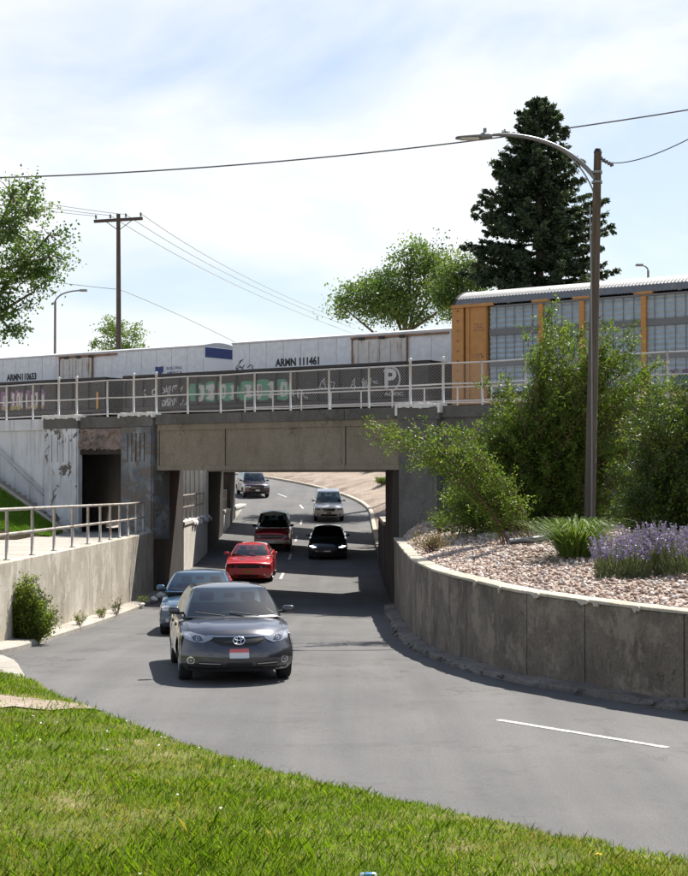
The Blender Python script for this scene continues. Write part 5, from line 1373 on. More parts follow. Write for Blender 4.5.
# dandelion and drink can in the grass
def bz(x, y): 
    d = bank_d(np.array([x]), np.array([y])); return float(bank_z(np.array([x]), np.array([y]), d)[0])
def bank_hit(x, y):
    lo, hi = 4.0, 40.0
    for _ in range(50):
        mid = (lo + hi) / 2; p = px(x, y, mid)
        if p.z > bz(p.x, p.y): lo = mid
        else: hi = mid
    return px(x, y, lo)
p = bank_hit(597, 864); d = wempty('dandelion', tuple(p)); tag(d, 'single yellow dandelion in the grass near the road edge', 'flower')
MB().tube([p, p + Vector((.004, 0, .05)), p + Vector((0, 0, .095))], .003, 5).build('stem', green, d)
m = MB()
for k in range(26):
    a = k * 2.4; r_ = .030 * (.35 + .65 * (k / 26)); e = p + Vector((math.cos(a) * r_, math.sin(a) * r_, .103 - .012 * k / 26 + .008)); s_ = Vector((-math.sin(a), math.cos(a), 0)) * .006; m.add([p + Vector((0, 0, .095)) - s_ * .4, e - s_, e + s_], [(0, 1, 2)])
m.build('flower_head', mat('dandelion_yellow', (.75, .55, .02), .6), d)
p = bank_hit(368, 879); cn = empty('drink_can', (p.x, p.y, p.z + .035), .15); tag(cn, 'small blue and white crushed can lying in the grass', 'can')
Mr = Matrix.Rotation(math.pi / 2, 4, 'Y')
MB().lathe([(.001, -.06), (.024, -.06), (.033, -.048), (.033, .048), (.026, .06), (.001, .058)], 18, Mr).build('body', mat('can_white', (.62, .68, .70), .25, .6), cn, smooth=True)
MB().lathe([(.0335, -.03), (.0337, -.028), (.0337, .03), (.0335, .032)], 18, Mr).build('band', mat('can_blue', (.03, .16, .36), .3, .3), cn, smooth=True)
# ------------------------------------------------------------------ vehicles (front of each car points along local -y)
M_tyre = mat('tyre', (.018, .018, .019), .85); M_rim = mat('alloy', (.42, .43, .44), .3, .85); M_blackpl = mat('black_plastic', (.014, .014, .015), .55)
M_chrome = mat('chrome', (.72, .73, .74), .12, 1.0); M_under = mat('underbody', (.01, .01, .01), .9); M_int = mat('car_interior', (.035, .035, .036), .8); M_seat = mat('car_seat', (.07, .068, .065), .85); M_seatl = mat('car_seat_tan', (.26, .235, .20), .85)
M_glass = glassmat('car_glass', (.62, .80, .80), .78); M_glassd = glassmat('car_glass_dark', (.35, .42, .42), .55)
M_hl = mat('headlamp', (.46, .47, .48), .16, .35, coat=1.0); M_hlw = mat('headlamp_clear', (.34, .355, .37), .12, .55, coat=1.0); M_bulb = mat('headlamp_bowl', (.10, .105, .11), .15, .8, coat=1)
M_amber = mat('amber_lens', (.55, .20, .03), .2, coat=1); M_drl = mat('running_light', (.9, .93, 1), .2, emit=(.92, .96, 1), estr=3.0)
M_seam = mat('panel_gap', (.008, .008, .008), .8)

def mono(keys):
    xs_ = [k[0] for k in keys]; ys_ = [k[1] for k in keys]
    def f(v):
        return float(np.interp(v, xs_, ys_))
    return f
def smoothkeys(keys, n=9):
    C = spline([(a, b) for a, b in keys], .05); return C

def patch(bvh, poly, off=.006, cuts=3, axis='F', thick=.0, sx=0):
    """polygon in the front (x, z), side (y, z) or top (x, y) view, laid on the body surface; returns MB"""
    bm = bmesh.new(); vs = [bm.verts.new((p[0], p[1], 0)) for p in poly]; f = bm.faces.new(vs)
    bmesh.ops.triangulate(bm, faces=[f]); 
    for _ in range(cuts): bmesh.ops.subdivide_edges(bm, edges=bm.edges[:], cuts=1, use_grid_fill=True)
    bmesh.ops.triangulate(bm, faces=bm.faces[:])
    bm.verts.index_update(); out = []; last = None
    for v in bm.verts:
        if axis == 'F': o_, d_ = Vector((v.co.x, -9, v.co.y)), Vector((0, 1, 0))
        elif axis == 'R': o_, d_ = Vector((v.co.x, 9, v.co.y)), Vector((0, -1, 0))
        elif axis == 'S': o_, d_ = Vector((9 * sx, v.co.x, v.co.y)), Vector((-sx, 0, 0))
        else: o_, d_ = Vector((v.co.x, v.co.y, 9)), Vector((0, 0, -1))
        h, nrm, _, _ = bvh.ray_cast(o_, d_)
        out.append((h, d_, o_))
    good = [h for h, _, _ in out if h is not None]
    m = MB(); P = []
    for (h, d_, o_) in out:
        if h is None:
            if not good: h = Vector((0, 0, 0))
            else: g_ = min(good, key=lambda q: (q - o_ - d_ * (q - o_).dot(d_)).length); h = o_ + d_ * (g_ - o_).dot(d_)
        P.append(h - d_ * off)
    fs = [tuple(v.index for v in f.verts) for f in bm.faces]
    # rim walls back into the body so the piece has real thickness
    bnd = [(e.verts[0].index, e.verts[1].index) for e in bm.edges if len(e.link_faces) == 1]; nP = len(P)
    d_ = out[0][1]; P2 = P + [p + d_ * (off + .012) for p in P]
    fs += [(a, b, b + nP, a + nP) for a, b in bnd]; bm.free()
    return m.add(P2, fs)

def mirror(poly): return [(-p[0], p[1]) for p in poly][::-1]

def wheel(root, x, y, r, w, rimm=M_rim, spokes=7):
    s = 1 if x > 0 else -1; M = Matrix.Translation((x, y, r)) @ Matrix.Rotation(s * math.pi / 2, 4, 'Y')
    t = MB().lathe([(r*.62, w*.42), (r*.70, w*.5), (r*.90, w*.5), (r*.97, w*.42), (r, w*.25), (r, -w*.25), (r*.97, -w*.42), (r*.9, -w*.5), (r*.62, -w*.5)], 28, M).build('wheel', M_tyre, root, smooth=True)
    m = MB(); m.lathe([(r*.63, w*.44), (r*.60, w*.46), (r*.56, w*.30), (r*.56, -w*.3)], 28, M); m.lathe([(.001, w*.36), (r*.16, w*.36), (r*.17, w*.2)], 14, M)
    for k in range(spokes):
        a = 2 * math.pi * k / spokes; c, sn = math.cos(a), math.sin(a)
        q = [Vector((c * u - sn * v, sn * u + c * v, zz)) for (u, v, zz) in ((r*.12, -r*.07, w*.36), (r*.12, r*.07, w*.36), (r*.58, r*.045, w*.40), (r*.58, -r*.045, w*.40), (r*.12, -r*.07, w*.2), (r*.12, r*.07, w*.2), (r*.58, r*.045, w*.25), (r*.58, -r*.045, w*.25))]
        m.add([M @ v for v in q], [(0,1,2,3), (0,4,5,1), (1,5,6,2), (2,6,7,3), (3,7,4,0)])
    m.lathe([(.001, w*.1), (r*.5, w*.1)], 20, M)
    m.build('rim', rimm, t, fixn=True)

def car(name, label, cat, sp):
    """sp: measurements of one car in metres; y is measured from the front bumper"""
    L, Wd, H = sp['L'], sp['W'], sp['H']; hw = Wd / 2; paint = sp['paint']
    root = empty(name); tag(root, label, cat)
    B, Pw, drop = sp.get('bow', .42), sp.get('bowp', 3.2), sp.get('drop', .07)
    zb = sp.get('zb', .20); Br = sp.get('rbow', .30)
    nose = smoothkeys(sp['nose']); nose = resample(nose, .05)           # (y, z) bottom to bonnet edge
    bon = resample(smoothkeys(sp['bonnet']), .10); deck = resample(smoothkeys(sp['deck']), .10); tail = resample(smoothkeys(sp['tail']), .06)
    belly = lambda s: sp.get('belly', .045) * math.sin(math.pi * min(1, max(0, s)) ** .8) - .05 * max(0, .16 - s) / .16
    wk = spline(sp['wid'], .1)                                            # half width factor against y
    wf = lambda y: hw * float(np.interp(y, wk[:, 0], wk[:, 1])) - sp.get('belly', .045)
    V = np.linspace(-1, 1, 25); nz0 = nose[-1][1]
    def edge_z_front(): return nose[-1][1] - drop
    rows = []
    for (y, z) in nose:
        tp = (z - nose[0][1]) / (nose[-1][1] - nose[0][1]); s = (z - zb) / max(.1, (nz0 - drop - zb))
        rows.append([(v * (wf(y + B) + belly(s)), y + B * abs(v) ** Pw, z - drop * abs(v) ** 2.5 * tp ** 2) for v in V])
    body = MB(); body.grid(rows)
    y0, y1 = bon[0][0], bon[-1][0]; rows = []; edgeL = []
    for (y, z) in bon:
        r = (y - y0) / (y1 - y0); bb = B * (1 - r) ** 1.3
        row = [(v * wf(y + bb * abs(v) ** Pw), y + bb * abs(v) ** Pw, z - drop * abs(v) ** 2.5 + sp.get('crease', 0) * math.exp(-((abs(v) - .55) / .09) ** 2) * math.sin(math.pi * min(1, r * 1.05))) for v in V]
        rows.append(row); edgeL.append((row[-1][1], row[-1][2]))
    body.grid(rows)
    # waist under the cabin
    rows = [rows[-1]]; ym = np.linspace(bon[-1][0], deck[0][0], 14)
    for y in ym[1:]:
        z = np.interp(y, [bon[-1][0], deck[0][0]], [bon[-1][1], deck[0][1]]); row = [(v * wf(y), y, z - drop * abs(v) ** 2.5) for v in V]; rows.append(row); edgeL.append((row[-1][1], row[-1][2]))
    body.grid(rows)
    rows = []; d0, d1 = deck[0][0], deck[-1][0]
    for (y, z) in deck:
        r = (y - d0) / (d1 - d0 + 1e-6); bb = Br * r ** 1.3; row = [(v * wf(y - bb * abs(v) ** 3), y - bb * abs(v) ** 3, z - drop * abs(v) ** 2.5) for v in V]; rows.append(row); edgeL.append((row[-1][1], row[-1][2]))
    body.grid(rows)
    rows = []
    for (y, z) in tail:
        tp = (z - tail[-1][1]) / (tail[0][1] - tail[-1][1]); s = (z - zb) / max(.1, tail[0][1] - drop - zb)
        rows.append([(v * (wf(y - Br) + belly(s)), y - Br * abs(v) ** 3, z - drop * abs(v) ** 2.5 * tp ** 2) for v in V])
    body.grid(rows)
    E = np.array(sorted(edgeL)); ys0 = lambda z: float(np.interp(z, nose[:, 1], nose[:, 0])) + B; ys1 = lambda z: float(np.interp(z, tail[::-1, 1], tail[::-1, 0])) - Br
    wy_ = sp['wheels']; wr = sp['wr']; Ra = wr + .06
    U = sorted(set(list(np.linspace(0, 1, 70))))
    for sgn in (1, -1):
        rows = []
        for u in U:
            col = []
            yb0 = ys0(zb + .3); yb1 = ys1(zb + .3); ym_ = yb0 + (yb1 - yb0) * u; zt = float(np.interp(ym_, E[:, 0], E[:, 1])); zlow = zb
            if u == 0: zlow = nose[0][1]
            if u == 1: zlow = tail[-1][1]
            for wc in wy_:
                if abs(ym_ - wc) < Ra: zlow = max(zlow, wr + math.sqrt(Ra * Ra - (ym_ - wc) ** 2) - .01)
            for k in range(13):
                s_ = k / 12; z = zlow + (zt - zlow) * s_; yy = ys0(z) + (ys1(z) - ys0(z)) * u; sr = (z - zb) / (zt - zb)
                fl = .0
                for wc in wy_:
                    q = math.hypot(yy - wc, z - wr) - Ra
                    if q < .12: fl = max(fl, .018 * (1 - max(0, q) / .12))
                col.append((sgn * (wf(yy) + belly(sr) + fl), yy, z))
            rows.append(col)
        body.grid(rows)
    bo = body.build('body', paint, root, fixn=True, smooth=True, merge=.004)
    bvh = BVHTree.FromPolygons([v.co.copy() for v in bo.data.vertices], [tuple(p.vertices) for p in bo.data.polygons])
    MB().bx(-hw * .80, hw * .80, .45, L - .4, zb - .02, zb + .38).build('underbody', M_under, root)
    for k, wc in enumerate(wy_):
        for s in (-1, 1): wheel(root, s * (hw - sp.get('tw', .22) / 2 - .015), wc, wr, sp.get('tw', .22), sp.get('rimm', M_rim), sp.get('spokes', 7))
    # cabin
    c = sp['cabin']; tl = [0, .05, .12, .25, .4, .55, .7, .82, .91, .96, 1.0]; nf = 14
    side_fr = c['windows']                        # list of (from, to) fractions along the side
    cuts = sorted(set([0, .02] + [q for ab in side_fr for q in ab] + [.98, 1])); fr = []
    for a, b in zip(cuts[:-1], cuts[1:]): fr += list(np.linspace(a, b, max(2, int((b - a) * 16) + 1))[:-1])
    fr.append(1.0)
    def ring(t):
        yf = c['cowl'] + (c['roof_f'] - c['cowl']) * t - .05 * math.sin(math.pi * t); yr = c['back'] + (c['roof_r'] - c['back']) * t + .04 * math.sin(math.pi * t)
        w_ = c['wb'] + (c['wt'] - c['wb']) * t + .025 * math.sin(math.pi * t); z = c['zb'] + (c['zr'] - c['zb']) * (t if t < .9 else .9 + (t - .9) * .75)
        if t > .94: w_ -= (t - .94) * .5; yf += (t - .94) * .6; yr -= (t - .94) * .6
        kf, bf, br_ = .93, c.get('bowf', .16) * (1 - .4 * t), .10
        P = [(v * w_ * kf, yf + bf * v * v, z) for v in np.linspace(-1, 1, nf + 1)]
        ya, yz = yf + bf + .09, yr - br_ - .09
        P += [(w_, ya + (yz - ya) * f, z) for f in fr]
        P += [(v * w_ * kf, yr - br_ * v * v, z) for v in np.linspace(1, -1, nf + 1)]
        P += [(-w_, yz + (ya - yz) * (1 - f), z) for f in reversed(fr)]
        return P
    rings = [ring(t) for t in tl]; n = len(rings[0]); nfr = len(fr)
    iF = range(0, nf); iR = range(nf + 1 + nfr, nf + 1 + nfr + nf)
    groups = {}
    for i in range(len(tl) - 1):
        for j in range(n):
            key = 'frame'; tmid = (tl[i] + tl[i+1]) / 2
            if j in iF and .05 < tmid < .955: key = 'windshield'
            elif j in iR and .05 < tmid < .93: key = 'rear_window'
            else:
                for sgn, b0 in ((1, nf + 1), (-1, 2 * (nf + 1) + nfr)):
                    k = j - b0
                    if 0 <= k < nfr - 1 and .05 < tmid < .91:
                        fm = (fr[k] + fr[k+1]) / 2 if sgn > 0 else (fr[::-1][k] + fr[::-1][k+1]) / 2
                        for wi, (a, b) in enumerate(side_fr):
                            if a < fm < b: key = ('side', sgn, wi)
            groups.setdefault(key, []).append((i, j))
    def part(nm, cells, mt, par=root, inset=0.0):
        m = MB(); idx = {}
        for (i, j) in cells:
            f = []
            for (a, b) in ((i, j), (i, (j+1) % n), (i+1, (j+1) % n), (i+1, j)):
                if (a, b) not in idx: idx[(a, b)] = len(m.v); m.v.append(rings[a][b])
                f.append(idx[(a, b)])
            m.f.append(tuple(f))
        return m
    fm_ = part('roof', groups['frame'], paint)
    cy = (c['roof_f'] + c['roof_r']) / 2; base = len(fm_.v); top = rings[-1]; lev = [1, .93, .8, .6, .35, .12]
    for s in lev:
        for p in top: fm_.v.append((p[0] * s, cy + (p[1] - cy) * s, c['zr'] - .025 * 0 - (c['zr'] - c['zb']) * .025 + c.get('crown', .06) * (1 - s * s)))
    for i in range(len(lev) - 1):
        for j in range(n): fm_.f.append((base + i*n + j, base + i*n + (j+1) % n, base + (i+1)*n + (j+1) % n, base + (i+1)*n + j))
    fm_.f.append(tuple(base + (len(lev)-1)*n + j for j in range(n)))
    rf = fm_.build('roof', sp.get('roofpaint', paint), root, merge=.003, fixn=True, smooth=True)
    gm = sp.get('glass', M_glass)
    for key, cells in groups.items():
        if key == 'frame': continue
        nm = key if isinstance(key, str) else 'side_window'
        part(nm, cells, gm).build(nm, gm if nm == 'windshield' else M_glassd, root, smooth=True)
    # cabin inside
    zi = c['zb'] - .02; it = MB().bx(-c['wb'] * .93, c['wb'] * .93, c['cowl'] + .22, c['back'] - .2, zi - .05, zi + .035).build('interior', M_int, root)
    MB().cham(-c['wb'] * .88, c['wb'] * .88, c['cowl'] + .20, c['cowl'] + .55, zi, zi + .07, .03).build('dashboard', M_int, it)
    ysx = c['cowl'] + 1.25; hz = (c['zr'] - c['zb'])
    sm = sp.get('seat', M_seat)
    for x in (-.36, .36):
        MB().cham(x - .25, x + .25, ysx, ysx + .18, zi, zi + hz * .42, .06).build('seat', sm, it, smooth=False); MB().cham(x - .13, x + .13, ysx + .04, ysx + .15, zi + hz * .46, zi + hz * .78, .05).build('headrest', sm, it)
    if c['back'] - c['cowl'] > 2.4: MB().cham(-.6, .6, ysx + .85, ysx + 1.0, zi, zi + hz * .35, .06).build('rear_seat', sm, it)
    Ms = Matrix.Translation((.36, c['cowl'] + .62, zi + .10)) @ Matrix.Rotation(math.radians(68), 4, 'X'); MB().tube([Ms @ Vector((.18 * math.cos(a), .18 * math.sin(a), 0)) for a in np.linspace(0, 2 * math.pi, 21)], .016, 6).build('steering_wheel', M_blackpl, it)
    MB().cham(-.10, .10, c['roof_f'] + .02, c['roof_f'] + .05, c['zr'] - .20, c['zr'] - .12, .01).build('mirror', M_blackpl, it)
    # door mirrors
    my = c['cowl'] + c.get('mirror_y', .42); mz = c['zb'] + .10
    for s in (-1, 1):
        x = s * (hw + .035); a, b = sorted((x - .095, x + .095)); mr = MB().cham(a, b, my - .08, my + .05, mz - .055, mz + .07, .045).build('door_mirror', sp.get('mirrorpaint', paint), root, smooth=True)
        MB().cham(*sorted((s * (c['wb'] - .10), s * (hw + .0))), my - .03, my + .04, mz - .06, mz - .015, .01).build('stalk', M_blackpl, mr)
    # door seams and handles
    for s in (-1, 1):
        for y in sp.get('seams', []):
            patch(bvh, [(y, zb + .12), (y + .012, zb + .12), (y + .012, c['zb'] - .05), (y, c['zb'] - .05)], .002, 2, 'S', sx=s).build('door_seam', M_seam, root)
        for y in sp.get('handles', []): 
            h = patch(bvh, [(y, c['zb'] - .19), (y + .2, c['zb'] - .185), (y + .2, c['zb'] - .145), (y, c['zb'] - .15)], .025, 1, 'S', sx=s); h.build('door_handle', paint, root)
    # cowl and wipers
    patch(bvh, [(-c['wb'] * .85, c['cowl'] + .06), (-.3, c['cowl'] - .05), (.3, c['cowl'] - .05), (c['wb'] * .85, c['cowl'] + .06), (c['wb'] * .7, c['cowl'] + .20), (-c['wb'] * .7, c['cowl'] + .20)], .006, 2, 'T').build('cowl', M_blackpl, root)
    for x in (-.15, .42): MB().tube([(x, c['cowl'] + .00, c['zb'] + .03), (x - .48, c['cowl'] + .09, c['zb'] + .09)], .010, 5).build('wiper', M_blackpl, root)
    # bonnet shut line
    for s in (-1, 1): patch(bvh, [(s * hw * .80, sp['bonnet'][0][0] + .14), (s * (hw * .80 + .012), sp['bonnet'][0][0] + .14), (s * (hw * .84 + .012), c['cowl'] - .02), (s * hw * .84, c['cowl'] - .02)][::s], .0015, 3, 'T').build('bonnet_seam', M_seam, root)
    # front details: (name, polygon, material, offset, mirrored, children)
    made = {}
    for item in sp['front']:
        nm, poly, mt, off, mir = item[:5]; subs = item[5] if len(item) > 5 else []
        for s in ((1, -1) if mir else (1,)):
            pl = poly if s == 1 else mirror(poly); o = patch(bvh, pl, off, item[6] if len(item) > 6 else 3).build(nm, mt, root, fixn=True)
            for (sn, spoly, smt, soff) in subs:
                spl = spoly if s == 1 else mirror(spoly); patch(bvh, spl, soff, 2).build(sn, smt, o, fixn=True)
    for (x, z, r_, nm) in sp.get('tail_lamps', []): pass
    tz = sp['deck'][-1][1]
    for s in (-1, 1): patch(bvh, [(s * hw * .62, tz - .30), (s * hw * .93, tz - .30), (s * hw * .93, tz - .12), (s * hw * .62, tz - .12)][::s], .006, 2, 'R').build('tail_light', mat('tail_red', (.35, .01, .01), .2, coat=1), root, fixn=True)
    if 'extra' in sp: sp['extra'](root, bvh)
    return root

def circ(x, z, r, n=14, rz=None): return [(x + r * math.cos(2 * math.pi * k / n), z + (rz or r) * math.sin(2 * math.pi * k / n)) for k in range(n)]
def rect(x0, x1, z0, z1, b=0.0):
    if b: return [(x0 + b, z0), (x1 - b, z0), (x1, z0 + b), (x1, z1 - b), (x1 - b, z1), (x0 + b, z1), (x0, z1 - b), (x0, z0 + b)]
    return [(x0, z0), (x1, z0), (x1, z1), (x0, z1)]
def place(root, x, yfront, L, heading, wheels):
    """set the car on the sloping road: yfront = distance of the front bumper"""
    h = math.radians(heading); d = Vector((math.sin(h), -math.cos(h)))             # travel direction
    f = Vector((x, yfront)); wf_ = f - d * wheels[0]; wr_ = f - d * wheels[1]; zf_, zr_ = zr(wf_.y), zr(wr_.y)
    pitch = math.atan2(zf_ - zr_, wheels[1] - wheels[0])
    z0 = zf_ + math.tan(pitch) * wheels[0]
    root.matrix_world = Matrix.Translation((f.x, f.y, z0)) @ Matrix.Rotation(h, 4, 'Z') @ Matrix.Rotation(-pitch, 4, 'X')
    root.rotation_euler = root.matrix_world.to_euler(); root.location = (f.x, f.y, z0)

def sedan(paint, **k):
    sp = dict(L=4.81, W=1.82, H=1.46, paint=paint, zb=.20, wr=.325, wheels=(.95, 3.72), bow=.46, bowp=3.0, drop=.075, crease=.012,
        nose=[(.10, .20), (.03, .29), (0, .39), (.012, .50), (.05, .60), (.105, .70), (.18, .79), (.29, .850)],
        bonnet=[(.29, .850), (.45, .895), (.85, .955), (1.35, 1.01)], deck=[(4.05, 1.05), (4.4, 1.06), (4.68, 1.05)], tail=[(4.68, 1.05), (4.76, .95), (4.80, .75), (4.81, .5), (4.76, .28)],
        wid=[(-.2, .90), (.0, .92), (.5, .975), (1.0, 1.0), (2.4, 1.0), (3.9, .99), (4.5, .95), (5, .9)],
        cabin=dict(cowl=1.12, roof_f=1.98, roof_r=3.30, back=4.15, wb=.82, wt=.61, zb=.985, zr=1.47, windows=[(.05, .40), (.44, .74), (.77, .92)]),
        seams=[1.35, 2.42, 3.45], handles=[2.12, 3.15])
    sp.update(k); return sp

# dark grey saloon in front
M_grey = carpaint('graphite_paint', (.050, .053, .066), .55, .28)
def emblem(root, bvh):
    def el(cx, cz, rx, rz_, r=.008):
        pts = []
        for a in np.linspace(0, 2 * math.pi, 27):
            x, z = cx + rx * math.cos(a), cz + rz_ * math.sin(a); h = bvh.ray_cast(Vector((x, -5, z)), Vector((0, 1, 0)))[0]; pts.append((x, (h.y if h else .05) - .016, z))
        return MB().tube(pts, r, 5, cap=False)
    e = el(0, .690, .092, .062, .010).build('emblem', M_chrome, root, smooth=True); el(0, .690, .034, .058).build('emblem_oval', M_chrome, e, smooth=True); el(0, .720, .066, .026).build('emblem_oval', M_chrome, e, smooth=True)
def f_plate(nt, b):
    v = coords(nt, kind='Object'); s = nt.nodes.new('ShaderNodeSeparateXYZ'); nt.links.new(v, s.inputs[0])
    mr = nd(nt, 'ShaderNodeMapRange'); mr.inputs['From Min'].default_value = .40; mr.inputs['From Max'].default_value = .56; nt.links.new(s.outputs['Z'], mr.inputs['Value'])
    nt.links.new(ramp(nt, mr.outputs['Result'], [(0, (.20, .26, .42)), (.2, (.62, .66, .72)), (.60, (.72, .70, .70)), (.72, (.62, .14, .14)), (1, (.60, .12, .12))]), b.inputs['Base Color'])
M_plate = mat('plate', rough=.4, fn=f_plate); M_plated = mat('plate_plain', (.55, .54, .52), .4); M_plateo = mat('plate_orange', (.45, .16, .03), .4)
hl = [(.47, .690), (.56, .655), (.70, .665), (.83, .700), (.89, .760), (.875, .815), (.74, .805), (.58, .775), (.40, .735)]
camry = car('sedan', 'dark grey sedan with oval chrome emblem leading the traffic', 'car', sedan(M_grey, W=1.87, mirrorpaint=M_grey, seat=M_seat, front=[
    ('grille', [(-.50, .745), (-.42, .675), (-.30, .620), (-.12, .600), (.12, .600), (.30, .620), (.42, .675), (.50, .745), (.30, .738), (0, .735), (-.30, .738)], M_blackpl, .004, False,
        [('grille_bar', [(-.42, .70), (-.3, .660), (-.1, .645), (.1, .645), (.3, .660), (.42, .70), (.41, .712), (.3, .674), (.1, .659), (-.1, .659), (-.3, .674), (-.41, .712)], M_seam, .010)]),
    ('chrome_strip', [(-.50, .752), (-.30, .747), (0, .744), (.30, .747), (.50, .752), (.50, .768), (.3, .762), (0, .760), (-.3, .762), (-.50, .768)], M_chrome, .014, False),
    ('headlight', hl, M_hlw, .010, True, [('lamp_bowl', [(.56, .690), (.64, .672), (.71, .685), (.73, .735), (.68, .765), (.60, .755)], M_bulb, .016), ('lamp_bowl', [(.75, .712), (.83, .735), (.845, .78), (.80, .788), (.755, .765)], M_hl, .016), ('lamp_ring', circ(.645, .718, .028), M_chrome, .022), ('lamp_lens', circ(.645, .718, .018), M_bulb, .027)]),
    ('lower_intake', rect(-.22, .22, .26, .345, .03), M_blackpl, .004, False),
    ('side_intake', [(.27, .285), (.62, .285), (.66, .33), (.62, .365), (.27, .345)], M_blackpl, .004, True, [('intake_bar', [(.29, .318), (.63, .326), (.63, .342), (.29, .334)], M_rim, .010)]),
    ('fog_light', circ(.755, .372, .062), M_chrome, .010, True, [('fog_lens', circ(.755, .372, .044), M_bulb, .016), ('fog_bulb', circ(.755, .372, .020), M_hlw, .022)]),
    ('lip', [(-.80, .225), (.80, .225), (.80, .262), (.4, .252), (-.4, .252), (-.80, .262)], M_blackpl, .016, False),
    ('number_plate', rect(-.155, .155, .415, .565, .01), M_plate, .022, False)], extra=emblem))
place(camry, -1.66, 23.9, 4.81, 9.0, (.95, 3.72))

# steel blue sedan behind it
M_blue = carpaint('steel_blue_paint', (.045, .115, .20), .5, .32)
blue = car('sedan', 'steel blue sedan half hidden behind the dark grey sedan', 'car', sedan(M_blue, W=1.78, seat=M_seatl, nose=[(.10, .20), (.02, .30), (0, .42), (.01, .52), (.03, .62), (.08, .70), (.18, .745)],
    bonnet=[(.18, .745), (.40, .80), (.85, .87), (1.35, .94)], bow=.36, front=[
    ('grille', rect(-.34, .34, .575, .665, .03), M_blackpl, .004, False, [('grille_bar', rect(-.33, .33, .612, .626), M_chrome, .010)]),
    ('headlight', [(.44, .575), (.80, .585), (.83, .66), (.80, .705), (.46, .675)], M_hl, .010, True, [('lamp_bowl', circ(.58, .63, .04), M_bulb, .015)]),
    ('lower_intake', rect(-.45, .45, .29, .37, .03), M_blackpl, .004, False), ('fog_light', circ(.66, .36, .045), M_hl, .010, True), ('number_plate', rect(-.155, .155, .43, .56), M_plated, .018, False),
    ('rub_strip', [(-.82, .475), (.82, .475), (.82, .50), (-.82, .50)], M_blackpl, .006, False)]))
place(blue, -3.46, 35.0, 4.81, 2.5, (.95, 3.72))

# red coupe
M_red = carpaint('bright_red_paint', (.58, .012, .022), .15, .3)
red = car('coupe', 'bright red two-door muscle coupe with full-width black grille', 'car', sedan(M_red, L=5.0, W=1.92, wr=.36, tw=.25, wheels=(1.0, 3.95), bow=.26, bowp=3.5, drop=.055, zb=.20,
    nose=[(.14, .19), (.06, .30), (.03, .42), (.02, .52), (.0, .62), (.0, .75), (.05, .815), (.14, .84)], bonnet=[(.14, .84), (.5, .885), (1.0, .93), (1.6, .98)],
    deck=[(4.15, 1.06), (4.6, 1.09), (4.85, 1.08)], tail=[(4.85, 1.08), (4.95, .95), (4.98, .75), (5.0, .5), (4.95, .28)], cabin=dict(cowl=1.42, roof_f=2.15, roof_r=3.35, back=4.30, wb=.83, wt=.60, zb=.965, zr=1.43, windows=[(.05, .50), (.56, .80)]),
    seams=[1.62, 3.0], handles=[2.75], rimm=M_rim, spokes=5, mirrorpaint=M_red, front=[
    ('grille', [(-.82, .60), (.82, .60), (.84, .66), (.82, .745), (-.82, .745), (-.84, .66)], M_blackpl, .004, False),
    ('headlight', circ(.69, .672, .062), M_bulb, .012, True, [('lamp_ring', circ(.69, .672, .035), M_rim, .018)]), ('headlight', circ(.52, .672, .056), M_bulb, .012, True, [('lamp_ring', circ(.52, .672, .03), M_rim, .018)]),
    ('lower_intake', rect(-.42, .42, .24, .33, .03), M_blackpl, .004, False), ('fog_light', rect(.60, .70, .30, .36, .02), M_rim, .008, True), ('number_plate', rect(-.155, .155, .40, .53), M_plateo, .018, False)],
    extra=lambda root, bvh: [patch(bvh, [(s * .28 - .1, .75), (s * .28 + .1, .75), (s * .28 + .07, .95), (s * .28 - .07, .95)], .008, 2, 'T').build('bonnet_scoop', M_blackpl, root) for s in (-1, 1)]))
place(red, -3.82, 60.0, 5.0, 0.5, (1.0, 3.95))

# red off-roader with tan lower trim and pale roof
M_dred = carpaint('dark_red_paint', (.40, .014, .022), .3, .35); M_tan = metal('tan_trim', (.42, .36, .28), .5, .3)
def suv(paint, **k):
    sp = sedan(paint, L=4.75, W=1.86, zb=.30, wr=.37, tw=.24, wheels=(.92, 3.68), bow=.22, bowp=3.4, drop=.06,
        nose=[(.12, .32), (.03, .42), (0, .55), (.01, .70), (.03, .86), (.07, .96), (.16, 1.01)], bonnet=[(.16, 1.01), (.5, 1.05), (.9, 1.085), (1.35, 1.12)], deck=[(4.5, 1.12), (4.58, 1.12), (4.66, 1.11)],
        tail=[(4.66, 1.11), (4.72, 1.0), (4.74, .75), (4.75, .5), (4.70, .34)], rbow=.16, cabin=dict(cowl=1.20, roof_f=1.85, roof_r=4.35, back=4.62, wb=.84, wt=.67, zb=1.09, zr=1.76, windows=[(.04, .28), (.31, .56), (.60, .94)], crown=.05),
        seams=[1.45, 2.40, 3.30], handles=[2.1, 3.05])
    sp.update(k); return sp
